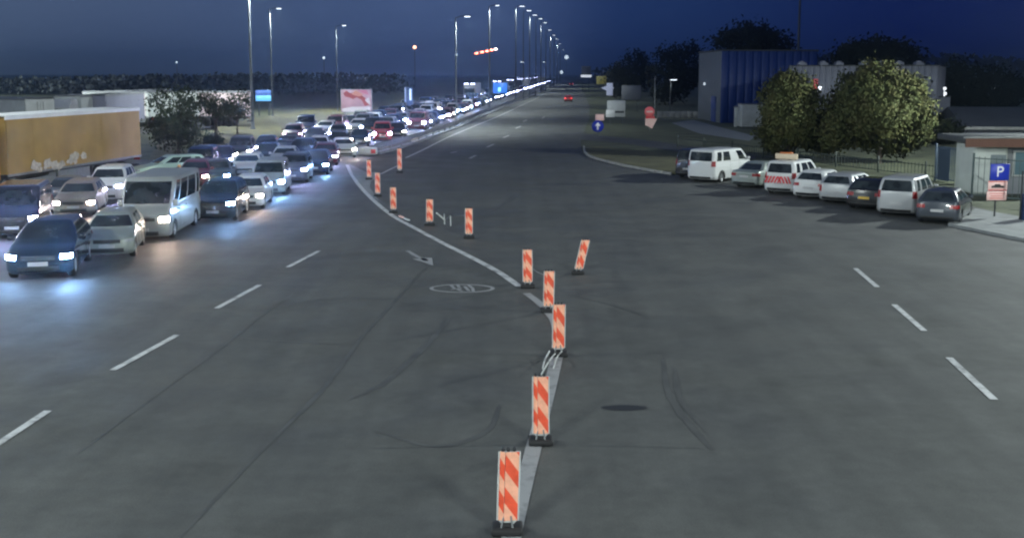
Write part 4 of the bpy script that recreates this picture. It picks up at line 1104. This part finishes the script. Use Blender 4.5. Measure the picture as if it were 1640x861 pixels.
def tree(label, p, H, blobs, leaf, nclump, leaves, size, trunk_r=.16, seed=1, group=None, stems=1, cat='tree', name='tree'):
    """blobs: (x, y, z, rx, ry, rz) ellipsoids, in metres from the foot, that bound the leaf clumps"""
    rs = np.random.RandomState(seed); t = thing(name, label, cat, (p[0], p[1], 0), 0, group)
    vol = np.array([b[3] * b[4] * b[5] for b in blobs]); vol = vol ** .75; vol /= vol.sum()
    C_ = []
    for b in blobs: pass
    for _ in range(nclump):
        b = blobs[rs.choice(len(blobs), p=vol)]
        v = rs.normal(size=3); v /= np.linalg.norm(v); r = rs.uniform(.25, 1) ** .45
        r *= 1 + .14 * math.sin(5 * v[0] + seed) * math.cos(4 * v[2] + seed)
        C_.append([b[0] + v[0] * r * b[3], b[1] + v[1] * r * b[4], max(.25, b[2] + v[2] * r * b[5])])
    C_ = np.array(C_); n = nclump * leaves
    cen = np.repeat(C_, leaves, 0) + rs.normal(size=(n, 3)) * np.array([1, 1, .8]) * size * 2.1
    cen[:, 2] = np.maximum(cen[:, 2], .15)
    a = rs.normal(size=(n, 3)); a /= np.linalg.norm(a, axis=1)[:, None]
    u = np.cross(a, rs.normal(size=(n, 3))); u /= np.linalg.norm(u, axis=1)[:, None]; w = np.cross(a, u)
    s = (size * rs.uniform(.55, 1.25, n))[:, None]
    V = np.stack([cen - u * s, cen + w * s * .55 + a * s * .12, cen + u * s, cen - w * s * .55 + a * s * .12], 1).reshape(-1, 3)
    me = bpy.data.meshes.new('crown'); me.vertices.add(n * 4); me.vertices.foreach_set('co', V.ravel())
    me.loops.add(n * 4); me.loops.foreach_set('vertex_index', np.arange(n * 4)); me.polygons.add(n); me.polygons.foreach_set('loop_start', np.arange(0, n * 4, 4)); me.polygons.foreach_set('loop_total', np.full(n, 4))
    me.materials.append(leaf); me.update(calc_edges=True)
    link('crown', me, t)
    mb = MB(); rr = random.Random(seed)
    for k in range(stems):
        bx = rr.uniform(-.3, .3) * (stems > 1); top = Vector((blobs[0][0] * .6 + bx * 2, 0, H * .72))
        mb.tube([(bx, 0, 0), Vector((bx * 1.3 + .04, 0, H * .2)), lerp(Vector((bx, 0, 0)), top, .6) + Vector((.08, .05, 0)), top], [trunk_r, trunk_r * .8, trunk_r * .55, trunk_r * .15], 8)
        for j in range(9):
            c = Vector(C_[rr.randrange(len(C_))]); f = rr.uniform(.25, .7); st = lerp(Vector((bx, 0, 0)), top, f)
            mb.tube([st, lerp(st, c, .5) + Vector((0, 0, .15)), c], [trunk_r * .35, trunk_r * .22, .012], 5)
    mb.build('trunk', M_BARK, t)
    return t
def crown(p, spec):
    """blob list from photo pixels: (x, y centre, rx, ry) seen over foot p"""
    k = ppm(p); out = []
    for (px, py, rx, ry) in spec:
        out.append(((px - 820) / k * 1.0 - p.x, random.uniform(-.5, .5), hgt(p, py), rx / k, min(rx, ry * 1.2) / k * .9, ry / k))
    return out
p = at(1262, 258); tree('rounded green tree left of the larger autumn tree', p, hgt(p, 118), crown(p, [(1262, 165, 44, 46), (1240, 160, 24, 36), (1262, 215, 46, 36), (1290, 190, 30, 45), (1240, 205, 24, 30), (1268, 135, 28, 18)]), LEAF_A, 520, 42, .12, .14, 3, 'trees in front of the grey building')
p = at(1408, 262); tree('larger autumn tinged tree hiding the grey building', p, hgt(p, 100), crown(p, [(1405, 165, 70, 62), (1395, 125, 38, 24), (1350, 190, 32, 50), (1455, 190, 40, 50), (1440, 145, 36, 26), (1420, 222, 60, 28), (1330, 215, 22, 30), (1470, 215, 24, 24), (1365, 150, 30, 26)]), LEAF_A, 900, 44, .12, .18, 8, 'trees in front of the grey building')
p = at(1322, 256); tree('low dark bush between the two rounded trees', p, hgt(p, 180), crown(p, [(1316, 215, 28, 34), (1330, 198, 20, 24)]), LEAF_A, 170, 30, .12, .07, 5, None, 3, 'bush', 'bush')
p = at(286, 247); tree('large dull tree right of the yellow lorry', p, hgt(p, 138), crown(p, [(285, 165, 38, 26), (270, 200, 34, 26), (300, 205, 32, 28), (310, 165, 24, 20), (255, 205, 18, 16), (284, 225, 34, 16)]), LEAF_B, 210, 24, .13, .13, 12, 'trees beyond the queue')
p = at(346, 222); tree('thin tree with a bare dark trunk right of the large dull tree', p, hgt(p, 143), crown(p, [(347, 165, 22, 20), (335, 172, 14, 16), (362, 178, 16, 14)]), LEAF_B, 80, 22, .14, .17, 21, 'trees beyond the queue')
p = at(380, 214); tree('thin tree beside the thick grey lamp mast', p, hgt(p, 148), crown(p, [(380, 170, 18, 18), (392, 160, 10, 12), (370, 178, 12, 12)]), LEAF_B, 62, 22, .15, .10, 27, 'trees beyond the queue')
p = at(336, 233); tree('low dark shrub at the foot of the thin trees', p, 1.2, crown(p, [(340, 225, 16, 9)]), LEAF_B, 40, 22, .1, .05, 33, None, 3, 'shrub', 'shrub')
p = at(1500, 232); tree('dark bush beside the blue fence', p, 3, crown(p, [(1512, 212, 28, 18), (1495, 205, 16, 20)]), LEAF_C, 110, 26, .14, .08, 35, None, 3, 'bush', 'bush')
for i, (px, py, bl, lab) in enumerate(((1400, 190, [(1400, 90, 46, 24), (1360, 95, 26, 18), (1440, 92, 26, 16)], 'dark tall tree rising behind the grey building'), (1195, 178, [(1195, 70, 50, 30), (1240, 75, 30, 22)], 'dark tree crown behind the blue building'),
    (1075, 168, [(1070, 120, 32, 44), (1100, 110, 26, 40)], 'dark tree left of the blue building'), (1020, 160, [(1015, 118, 30, 34), (990, 130, 20, 24)], 'dark tree behind the grey road board'), (1560, 190, [(1540, 140, 44, 36), (1600, 148, 44, 30)], 'dark tree behind the roofs at the right edge'))):
    p = at(px, py); tree(lab, p, hgt(p, bl[0][1]), crown(p, bl), LEAF_C, 220, 22, .35, .3, 40 + i, 'dark trees behind the buildings')
# far woods on the skyline: nobody could count them
WOOD_LEAF = mat('far_wood_leaves', (.082, .096, .105), .9, var=.15, scale=.05)  # leaf colour lifted and blued to stand in for haze
def woods(name, x0, x1, y, hmin, hmax, seed, n):
    rs = np.random.RandomState(seed); V, F = [], []
    cx = rs.uniform(x0, x1, n); hh = hmin + (hmax - hmin) * (.5 + .5 * np.sin(cx * .021 + seed)) * rs.uniform(.6, 1.05, n)
    mb = MB()
    for x, h in zip(cx, hh):
        cz = h * rs.uniform(.1, .95, 26); cxx = x + rs.normal(size=26) * h * .28; cy = y + rs.normal(size=26) * 14
        for a, b, c in zip(cxx, cy, cz):
            u = rs.normal(size=3); u /= np.linalg.norm(u); w = np.cross(u, rs.normal(size=3)); w /= np.linalg.norm(w); s = h * .10
            q = np.array([a, b, c]); mb.add([q - u * s, q + w * s, q + u * s, q - w * s], [(0, 1, 2, 3)])
    o = mb.build(name, WOOD_LEAF, kind='stuff'); return o
woods('far_woods', -330, -34, 345, 4, 6.6, 3, 420)
woods('far_woods', 40, 520, 560, 9, 17, 4, 300)

# ------------------------------------------------------------------ buildings on the right
M_BLUECLAD = mat('blue_cladding', (0.009, 0.038, 0.19), 0.5, var=.1, scale=.4)
M_GREYCLAD = mat('grey_cladding', (0.19, 0.20, 0.245), 0.6, var=.1, scale=.5)
M_DARKROOF = mat('dark_roof', (0.05, 0.055, 0.06), 0.8, var=.15, scale=.5)
def clad_wall(t, a, b, H, m, n, parent_name='wall_panel', z0=0.0):
    """row of upright cladding panels from a to b (local), every panel a part"""
    d = (b - a); L = d.length; u = d.normalized(); rz = math.atan2(u.y, u.x)
    mb = MB(); wdt = L / n; mb.rbox((0, 0, 0), (wdt - .03, .10, H), .02, seg=1); mb.box((-wdt * .2, -.06, 0), (.05, .05, H - .02)); mb.box((wdt * .2, -.06, 0), (.05, .05, H - .02)); me = mb.mesh(parent_name, [m])
    for i in range(n):
        o = link(parent_name, me, t); c = a + u * (wdt * (i + .5)); o.location = (c.x, c.y, z0 + H / 2); o.rotation_euler = (0, 0, rz)
# blue tower like building: front faces the road, left flank paler
p = at(1153, 197); q = at(1300, 190); H = hgt(p, 82)
t = thing('blue_building', 'tall plain blue clad building with a pale left flank', 'building', p)
dq = Vector((12.0, 1.2, 0)); df = Vector((-.4, 14.0, 0))
clad_wall(t, Vector((0, 0, 0)), dq, H, M_BLUECLAD, 12)
clad_wall(t, df, Vector((0, 0, 0)), H - .02, mat('dim_grey_cladding', (.15, .17, .20), .6, var=.1, scale=.5), 10, 'flank_panel')
mb = MB(); mb.prism([Vector((.08, .08, .02)), dq + Vector((0, .1, .02)), dq + df + Vector((0, 0, .02)), df + Vector((.1, 0, .02))], (0, 0, H - .04)); mb.build('core', M_GREYCLAD, t)
mb = MB(); mb.prism([Vector((-.12, -.12, H)), dq + Vector((.12, -.12, H)), dq + df + Vector((.12, .1, H)), df + Vector((-.12, .1, H))], (0, 0, .18)); mb.build('roof', M_DARKROOF, t)
mb = MB(); mb.box((-.18, 3.6, 1.6), (.12, 2.6, 3.2), rz=.03); dr = mb.build('door', M_BLUECLAD, t); mb = MB(); mb.box((-.28, 2.8, 1.5), (.06, .08, .3)); mb.build('handle', M_STEEL, dr)
mb = MB(); mb.rbox((-.35, 9.5, hgt(at(1122, 190), 134)), (.35, .5, .35), .06); mb.build('wall_lamp', mat('wall_lamp_glass', (1, 1, 1), .4, emit=.6, ecol=(.8, .9, 1)), t)
# pale container and gate wall beside it
p = at(1187, 204); k = ppm(p); t = thing('container', 'pale site container standing before the blue building', 'container', p)
mb = MB(); mb.box((1.3, 1.2, 1.3), (2.5, 2.3, 2.5)); mb.build('body', M_OFFWHITE, t)
mb = MB(); mb.rbox((1.3, 1.2, 2.58), (2.64, 2.44, .1), .03); mb.build('roof', M_STEEL, t)
for i in range(9):
    mb = MB(); mb.rbox((.18 + i * .28, .03, 1.3), (.12, .06, 2.4), .02, seg=1); mb.build('rib', M_OFFWHITE, t)
p = at(1178, 203); t = thing('gate_post', 'pale gate post left of the site container', 'post', p); mb = MB(); mb.rbox((0, 0, 1.1), (.35, .35, 2.2), .03); mb.build('shaft', M_OFFWHITE, t); mb = MB(); mb.lathe([(.3, 2.2), (.28, 2.26), (.01, 2.42)], None, 8); mb.build('cap', M_STEEL, t)
# low pale wall behind the road works sign
p, q = at(1052, 189), at(1120, 189); t = thing('low_wall', 'low pale wall left of the blue building', 'wall', p)
n = 7
for i in range(n):
    mb = MB(); L = (q - p).length / n; mb.rbox((L * (i + .5), 0, .45), (L - .04, .25, .9), .03, seg=1); mb.build('block', M_CONC, t)
# long grey clad hall with roof vents
p, q = at(1262, 214), at(1496, 219); H = hgt(p, 106); t = thing('grey_hall', 'long flat grey clad hall behind the rounded trees', 'building', p)
d = q - p; H2 = hgt(q, 107); clad_wall(t, Vector(), d, H, M_GREYCLAD, 24)
bk = Vector((-d.y, d.x, 0)).normalized() * 12
clad_wall(t, bk, Vector((0, .1, 0)), H - .02, M_GREYCLAD, 10, 'flank_panel'); clad_wall(t, d + Vector((0, .1, 0)), d + bk, H - .02, M_GREYCLAD, 10, 'flank_panel')
mb = MB(); mb.prism([Vector((.1, .1, .02)), d + Vector((-.1, .1, .02)), d + bk, bk], (0, 0, H - .1)); mb.build('core', M_GREYCLAD, t)
mb = MB(); c = d / 2 + bk / 2; mb.box((c.x, c.y, H + .03), (d.length + .2, 12.3, .10), rz=math.atan2(d.y, d.x)); mb.build('roof', M_DARKROOF, t)
for f in (.07, .22, .33, .50, .62, .74, .87):
    mb = MB(); c = d * f + bk * .08; mb.rbox((c.x, c.y, H + .2), (.8, .8, .3), .06); mb.lathe([(.25, H + .3), (.28, H + .45), (.01, H + .52)], Matrix.Translation((c.x, c.y, 0)), 10); mb.build('roof_vent', M_GREYCLAD, t)
mb = MB(); c = d * .21; mb.rbox((c.x, c.y - .25, hgt(p, 141)), (.3, .3, .3), .06); mb.build('wall_lamp', mat('hall_lamp_glass', (1, 1, 1), .4, emit=2.2, ecol=(.85, .93, 1)), t)
mb = MB(); c = d * .18; mb.rbox((c.x, c.y - .14, hgt(p, 135)), (.5, .06, 1.1), .02); mb.build('wall_sign', M_RED_SIGN, t)
# slim pale tower right of the hall, with two lamps
p = at(1508, 216); k = ppm(p); H = hgt(p, 156); t = thing('slim_tower', 'slim pale annexe with two lamps at the right end of the hall', 'building', p)
mb = MB(); mb.box((0, .8, H / 2), (1.35, 1.6, H)); mb.build('wall', M_GREYCLAD, t); mb = MB(); mb.box((0, .8, H + .05), (1.5, 1.75, .10)); mb.build('roof', M_DARKROOF, t)
mb = MB(); mb.box((.1, -.02, 1.05), (.8, .06, 2.1)); dr = mb.build('door', M_OFFWHITE, t); mb = MB(); mb.box((.4, -.08, 1.05), (.05, .05, .2)); mb.build('handle', M_STEEL, dr)
for px, py in ((1511, 142), (1512, 150)):
    mb = MB(); z = hgt(p, py); mb.rbox(((px - 1508) / k, .3, z), (.26, .26, .28), .06); mb.tube([((px - 1508) / k, .4, H), ((px - 1508) / k, .4, z)], .03, 6); mb.build('lamp', mat('tower_lamp', (1, 1, 1), .4, emit=1.2, ecol=(.9, .95, 1)), t)
# long low building with the dark roof and lit eaves, right edge
p, q = at(1512, 222), at(1700, 262); d = q - p; t = thing('low_building', 'long low building with a dark roof and pale eaves at the right edge', 'building', at(1520, 214))
t.location = at(1548, 226); o_ = t.location
ln = Vector((22.0, -4.5, 0)); bk = Vector((2.5, 13, 0)); He = hgt(o_, 203)
mb = MB(); mb.prism([Vector((0, .3, 0)), ln + Vector((0, .3, 0)), ln + bk, bk], (0, 0, He)); mb.build('wall', M_GREYCLAD, t)
mb = MB(); e0, e1 = Vector((-.6, -.5, He)), ln + Vector((0, -.5, He)); r0, r1 = bk * .5 + Vector((-.6, 0, He + 1.6)), ln + bk * .5 + Vector((0, 0, He + 1.6)); f0, f1 = bk + Vector((-.6, .5, He)), ln + bk + Vector((0, .5, He))
mb.add([e0, e1, r0, r1, f0, f1, e0 - Vector((0, 0, .2)), e1 - Vector((0, 0, .2)), f0 - Vector((0, 0, .2)), f1 - Vector((0, 0, .2))], [(0, 1, 3, 2), (2, 3, 5, 4), (6, 7, 1, 0), (8, 9, 5, 4), (0, 2, 4, 8, 6), (1, 3, 5, 9, 7), (6, 8, 9, 7)]); mb.build('roof', M_DARKROOF, t)
mb = MB(); mb.prism([e0 + Vector((0, -.03, -.22)), e1 + Vector((0, -.03, -.22)), e1 + Vector((0, -.03, .04)), e0 + Vector((0, -.03, .04))], (0, -.08, 0)); mb.build('eaves_board', M_CONC, t)
# small gatehouse with a pale rounded front at the right edge
p = at(1552, 312); H = hgt(p, 228); k = ppm(p); t = thing('gatehouse', 'small pale gatehouse with a flat roof behind the parking sign', 'gatehouse', p)
wd = 5.2
mb = MB(); mb.rbox((1.0, 1.2, H / 2), (1.75, 2.4, H), .22, seg=3); mb.build('wall', mat('gatehouse_cream', (.56, .60, .57), .6, var=.1, scale=1), t)
mb = MB(); mb.box((3.6, 1.4, H / 2 - .05), (3.4, 2.2, H - .12)); mb.build('office', M_GREY, t)
mb = MB(); mb.rbox((2.6, 1.0, H + .16), (6.6, 3.6, .30), .05, seg=1); mb.build('roof', M_DARKROOF, t)
mb = MB(); mb.box((2.6, -.84, H + .02), (6.5, .10, .42)); mb.build('fascia', mat('brown_fascia', (.16, .075, .05), .7, var=.1, scale=2), t)
mb = MB(); mb.box((2.6, -.84, H + .28), (6.7, .13, .07)); mb.build('roof_edge', M_CONC, t)
mb = MB(); mb.rbox((3.5, .26, 1.55), (2.6, .10, 1.3), .02, seg=1); fr = mb.build('window', M_OFFWHITE, t); mb = MB(); mb.box((3.5, .20, 1.55), (2.4, .04, 1.12)); mb.build('pane', mat('pale_glass', (.12, .20, .24), .1), fr)
mb = MB(); mb.box((1.35, -.02, 1.0), (.75, .05, 2.0)); dr = mb.build('door', mat('grey_door', (.20, .24, .26), .5), t); mb = MB(); mb.box((1.62, -.07, 1.0), (.04, .05, .18)); mb.build('handle', M_STEEL, dr)
# blue metal fence between tree and gatehouse, bar by bar, then the green wire fence
M_BLUEBAR = mat('blue_grey_bars', (.055, .085, .13), .5, .2)
def bar_fence(label, a, b, H, m, step, fill=None, nm='fence', bar=.04):
    t = thing(nm, label, 'fence', a); d = b - a; L = d.length; u = d / L; rz = math.atan2(u.y, u.x)
    mb = MB(); mb.box((0, 0, 0), (bar, .03, H - .15)); me = mb.mesh('bar', [m]); mb = MB(); mb.rbox((0, 0, 0), (.09, .09, H + .1), .015, seg=1); mp = mb.mesh('post', [m])
    n = int(L / step)
    for i in range(n + 1):
        if i % 14 == 0: o = link('post', mp, t); c = u * (i * step); o.location = (c.x, c.y, (H + .1) / 2)
        else: o = link('bar', me, t); c = u * (i * step); o.location = (c.x, c.y, H / 2 + .02)
        o.rotation_euler = (0, 0, rz)
    for z in (.15, H - .15):
        mb = MB(); c = d / 2; mb.box((c.x, c.y - .035, z), (L, .03, .05), rz=rz); mb.build('rail', m, t)
    if fill:
        for f0, f1 in fill:
            mb = MB(); c = d * ((f0 + f1) / 2); mb.box((c.x, c.y + .05, H / 2), (L * (f1 - f0), .02, H - .1), rz=rz); mb.build('privacy_panel', m, t)
    return t
a, b = at(1497, 289), at(1552, 297); bar_fence('blue grey bar fence between the trees and the gatehouse', a, b, hgt(a, 232), M_BLUEBAR, .14, [(.08, .42), (.72, .98)])
a, b = at(1556, 316), at(1700, 330); bar_fence('thin green bar fence in front of the gatehouse', a, b, hgt(a, 248), mat('green_bars', (.07, .10, .10), .5), .30, None, 'fence', .018)
a, b = at(1085, 236), at(1495, 287); bar_fence('long low dark railing behind the parked cars', a, b, .9, mat('dark_green_bars', (.03, .04, .035), .6), .30, None, 'railing', .02)
# dark blue post at the right edge
p = at(1637, 356); t = thing('bollard', 'dark blue bin post at the right edge of the pavement', 'bollard', p + Vector((0, 0, .0)))
mb = MB(); mb.rbox((.14, 0, .62), (.42, .42, 1.1), .05); mb.build('bin', mat('bin_blue', (.012, .03, .09), .4), t); mb = MB(); mb.tube([(-.10, 0, 0), (-.10, 0, 2.1)], .035, 8); mb.build('pole', M_DARKMETAL, t)

# ------------------------------------------------------------------ signs
def panel(mb_name, t, x, z, w, h, m, y=0.0, th=.04, r=.02):
    mb = MB(); mb.rbox((x, y, z), (w, th, h), min(r, th * .45), seg=1); return mb.build(mb_name, m, t)
def glyph(t, s, size, x, y, z, m, name='lettering'):
    o = link(name, text_mesh(s, size), t); o.data.materials.clear(); o.data.materials.append(m); o.location = (x, y, z); o.rotation_euler = (R(90), 0, 0); return o
M_WHITE_PRINT = mat('white_print', (.75, .75, .76), .5); M_BLACK_PRINT = mat('black_print', (.02, .02, .02), .5)
# parking sign
p = at(1592, 351); k = ppm(p); t = thing('parking_sign', 'blue P parking sign with two pinkish plates below it', 'sign', p)
mb = MB(); mb.tube([(0, 0, 0), (0, 0, hgt(p, 262))], .035, 8); mb.build('pole', M_DARKMETAL, t)
w = 30 / k; zt, zm, zb = hgt(p, 262), hgt(p, 289), hgt(p, 321)
panel('blue_panel', t, .10, (zt + zm) / 2, w, zt - zm - .02, M_BLUE_SIGN, -.05)
g = glyph(t, 'P', .62, .10, -.075, (zt + zm) / 2, M_WHITE_PRINT)
zc = lerp(zm, zb, .52)
panel('towing_plate', t, .04, (zm + zc) / 2, w * 1.02, zm - zc - .02, M_PINK_SIGN, -.055)
mb = MB(); c = (zm + zc) / 2 - .03
mb.prism([(-.26 + .04, -.08, c - .05), (.30, -.08, c - .05), (.30, -.08, c + .03), (.18, -.08, c + .04), (.12, -.08, c + .10), (-.06, -.08, c + .10), (-.12, -.08, c + .04), (-.22, -.08, c + .03)], (0, -.004, 0)); mb.build('car_symbol', M_BLACK_PRINT, t)
for dz in (.5, -.5): mb = MB(); mb.box((.04, -.08, (zm + zc) / 2 + dz * (zm - zc - .08)), (w * .98, .006, .03)); mb.build('red_border', M_RED_SIGN, t)
panel('text_plate', t, .02, (zc + zb) / 2, w * 1.06, zc - zb - .02, M_PINK_SIGN, -.05)
for i, (f, ww) in enumerate(((.75, .8), (.5, .66), (.25, .74))): mb = MB(); mb.box((.02, -.075, lerp(zb, zc, f)), (w * ww, .006, .035)); mb.build('red_text_line', mat('pale_red_print', (.62, .16, .14), .5), t)
def post_sign(label, px, py, parts, cat='sign', name='road_sign', posts=(0,), r=.04, top=None, group=None):
    """parts: (part name, x0, y0, x1, y1, material) in photo pixels"""
    p = at(px, py); k = ppm(p); t = thing(name, label, cat, p, 0, group)
    for q in posts:
        mb = MB(); mb.tube([((q) / k, 0, 0), (q / k, 0, hgt(p, top if top else min(a[2] for a in parts)))], r, 8); mb.build('pole', M_POLE, t)
    for (nm, x0, y0, x1, y1, m) in parts:
        z0, z1 = hgt(p, y1), hgt(p, y0)
        panel(nm, t, ((x0 + x1) / 2 - px) / k, (z0 + z1) / 2, (x1 - x0) / k, z1 - z0, m, -.08, .06)
    return t, p, k
# round blue arrow sign with a pale plate above
t, p, k = post_sign('round blue sign with a white upward arrow on the right verge', 957, 219, [('top_plate', 953, 183, 967, 193, M_PINK_SIGN)])
mb = MB(); c = hgt(p, 202); rr = 9.5 / k; mb.lathe([(.001, .03), (rr, .03), (rr, -.01), (.001, -.01)], Matrix.Translation((0, -.10, c)) @ Matrix.Rotation(R(90), 4, 'X'), 24); mb.build('blue_disc', M_BLUE_SIGN, t)
mb = MB(); s = rr
mb.prism([(-.14 * s, -.14, c - .6 * s), (.14 * s, -.14, c - .6 * s), (.14 * s, -.14, c + .05 * s), (.45 * s, -.14, c + .05 * s), (0, -.14, c + .68 * s), (-.45 * s, -.14, c + .05 * s), (-.14 * s, -.14, c + .05 * s)], (0, -.01, 0)); mb.build('white_arrow', M_WHITE_PRINT, t)
# roadworks sign: red disc over a pale triangular flag board
t, p, k = post_sign('red roadworks sign with a round top and a pale wedge below', 1040, 210, [('red_plate', 1034, 186, 1048, 190, M_RED_SIGN)])
M_RED_DISC = mat('reflective_red_white', (.80, .16, .17), .4)
mb = MB(); c = hgt(p, 179); rr = 8.0 / k; mb.lathe([(.001, .03), (rr, .03), (rr, -.01), (.001, -.01)], Matrix.Translation((-.5 / k, -.09, c)) @ Matrix.Rotation(R(90), 4, 'X'), 24); mb.build('red_disc', M_RED_DISC, t)
mb = MB(); mb.box((-.5 / k, -.13, c), (rr * 1.3, .008, rr * .34)); mb.build('white_bar', M_PINK_SIGN, t)
mb = MB(); mb.prism([((x - 1040) / k, -.1, hgt(p, y)) for x, y in ((1033, 201), (1039, 203), (1044, 206), (1052, 190), (1033, 189))], (0, .05, 0)); mb.build('wedge_board', M_PINK_SIGN, t)
post_sign('pale information board with a dark stripe on the right verge', 985, 199, [('board', 972, 161, 1001, 187, mat('pale_sign_board', (.42, .44, .45), .5, var=.1, scale=2)), ('dark_stripe', 985, 178, 999, 181, M_BLACK_PRINT), ('side_plate', 970, 176, 984, 188, M_WHITE)], posts=(-8, 12))
for o in [x for x in bpy.data.objects if x.name.startswith('dark_stripe') or x.name.startswith('side_plate')]: o.location.y = -.05
post_sign('plain grey back of a large board behind the information board', 1010, 178, [('board', 995, 137, 1026, 160, M_GREY)], posts=(-10, 10))
post_sign('small yellow board above the far right verge', 963, 160, [('board', 955, 122, 971, 135, M_YELLOW)], posts=(0,))
t, p, k = post_sign('bluish white direction sign with pointed edges below the yellow board', 975, 172, [('board', 971, 133, 981, 153, mat('lit_sign_white', (.6, .64, .72), .5, emit=.25, ecol=(.6, .68, 1)))], posts=(0,))
mb = MB(); mb.prism([((x - 975) / k, -.14, hgt(p, y)) for x, y in ((962, 141), (972, 137), (984, 141), (972, 146))], (0, .05, 0)); mb.build('pointed_plate', MATS['lit_sign_white'], t)
post_sign('dim grey board with a bright lower edge over the far road', 938, 150, [('board', 931, 106, 946, 121, M_GREY), ('lit_edge', 930, 120, 947, 124, mat('lit_edge_white', (.8, .8, .8), .5, emit=.8, ecol=(.85, .92, 1)))], posts=(-5, 5))
# pink billboard: abstract printed poster
p = at(572, 196); k = ppm(p); t = thing('billboard', 'pink and red billboard poster on two posts', 'billboard', p)
def bx(x): return (x - 572) / k
zt, zb = hgt(p, 143), hgt(p, 180)
for x in (553, 594):
    mb = MB(); mb.box((bx(x), .12, zb / 2 + .2), (.22, .22, zb + .4)); mb.build('post', M_STEEL, t)
panel('frame', t, bx(571.5), (zt + zb) / 2, 50 / k, zt - zb, M_GREY, 0, .16)
PINK = mat('poster_pink', (.42, .25, .32), .5, var=.15, scale=.8)
panel('poster', t, bx(571.5), (zt + zb) / 2, 48 / k, zt - zb - .12, PINK, -.09, .03)
def blot(nm, pix, m, y):
    mb = MB(); mb.prism([(bx(x), y, hgt(p, yy)) for x, yy in pix], (0, -.006, 0)); return mb.build(nm, m, t)
MR, MS, MPale = mat('poster_red', (.32, .055, .07), .5, var=.2, scale=1), mat('poster_salmon', (.55, .24, .20), .5), mat('poster_pale', (.55, .50, .56), .5)
blot('poster_print', [(551, 150), (556, 145), (561, 149), (567, 150), (573, 151), (580, 153), (587, 158), (592, 168), (585, 170), (580, 160), (572, 156), (566, 159), (560, 156), (554, 155)], MR, -.107)
blot('poster_print', [(564, 151), (570, 145), (577, 148), (583, 152), (576, 155), (569, 153)], MS, -.115)
blot('poster_print', [(572, 144.5), (588, 144.5), (592, 152), (584, 151), (578, 147)], mat('poster_rose', (.50, .16, .26), .5), -.111)
blot('poster_print', [(585, 160), (592, 156), (594, 168), (588, 164)], MPale, -.119)
blot('poster_print', [(548.5, 174), (565, 171), (594, 171), (594, 179), (548.5, 179)], MPale, -.113)
# light blue lit screen, blue totem, blue lit sign
p = at(423, 186); t = thing('lit_screen', 'glowing light blue screen between the two grey masts', 'screen', p); k = ppm(p); zt, zb = hgt(p, 144), hgt(p, 165)
for x in (-8, 8): mb = MB(); mb.box((x / k, .1, zb / 2), (.18, .18, zb + .2)); mb.build('post', M_POLE, t)
panel('housing', t, 0, (zt + zb) / 2, 26 / k, zt - zb, M_DARKMETAL, 0, .25)
panel('screen_upper', t, 0, lerp(zb, zt, .78), 24.5 / k, (zt - zb) * .38, mat('screen_blue', (.1, .2, .6), .3, emit=.42, ecol=(.14, .30, .85)), -.14, .03)
panel('screen_lower', t, 0, lerp(zb, zt, .36), 24.5 / k, (zt - zb) * .42, mat('screen_cyan', (.2, .5, .8), .3, emit=.9, ecol=(.14, .52, .95)), -.145, .03)
p = at(655, 182); t = thing('price_totem', 'narrow dark blue totem with a lit white stripe', 'totem', p); k = ppm(p); zt, zb = hgt(p, 140), hgt(p, 163)
mb = MB(); mb.box((0, .0, (zt) / 2), (13 / k, .5, zt)); mb.build('body', mat('totem_blue', (.02, .05, .14), .4, emit=.12, ecol=(.2, .4, .9)), t)
panel('lit_stripe', t, 3 / k, (zt + zb) / 2, 3.2 / k, (zt - zb) * .8, mat('totem_lit', (.7, .8, 1), .3, emit=.8, ecol=(.62, .78, 1)), -.27, .04); panel('edge_stripe', t, -5 / k, (zt + zb) / 2, 2 / k, zt - zb, mat('totem_edge', (.4, .5, .7), .3, emit=.22, ecol=(.5, .66, 1)), -.27, .04)
p = at(801, 160); t = thing('blue_lit_sign', 'glowing blue sign above the far queue', 'sign', p); k = ppm(p); zt, zb = hgt(p, 132), hgt(p, 150)
mb = MB(); mb.tube([(0, .1, 0), (0, .1, zb + .2)], .2, 8); mb.build('pole', M_POLE, t)
panel('housing', t, 0, (zt + zb) / 2, 24 / k, zt - zb, M_DARKMETAL, .0, .4); panel('lit_panel', t, 0, (zt + zb) / 2, 22.5 / k, (zt - zb) * .92, mat('sign_blue_lit', (.05, .2, .7), .3, emit=.75, ecol=(.05, .24, .85)), -.22, .04)
panel('bright_core', t, -1 / k, lerp(zb, zt, .36), 4 / k, (zt - zb) * .36, mat('sign_core_lit', (.4, .8, 1), .3, emit=1.8, ecol=(.25, .75, 1)), -.25, .04)
# orange beacon post behind the tall minibus
p = at(288, 288); t = thing('marker_post', 'small orange marker post behind the tall minibus', 'post', p); mb = MB(); mb.rbox((0, 0, .5), (.16, .12, .75), .03); mb.build('board', mat('marker_orange', (.75, .32, .04), .4), t); mb = MB(); mb.rbox((0, 0, .07), (.4, .4, .14), .04); mb.build('foot', M_RUBBER, t)

# ------------------------------------------------------------------ haze over the whole place
def haze_box(dens, aniso):
    mb = MB(); mb.box((0, 1150, 23), (3000, 2500, 48)); m = bpy.data.materials.new('haze_air'); m.use_nodes = True; n, l = m.node_tree.nodes, m.node_tree.links
    n.remove(n['Principled BSDF']); v = n.new('ShaderNodeVolumePrincipled'); v.inputs['Color'].default_value = (.58, .78, 1, 1); v.inputs['Density'].default_value = dens; v.inputs['Anisotropy'].default_value = aniso
    l.new(v.outputs[0], n['Material Output'].inputs['Volume'])
    return mb.build('haze', m, kind='stuff')
haze_box(.0007, .95)
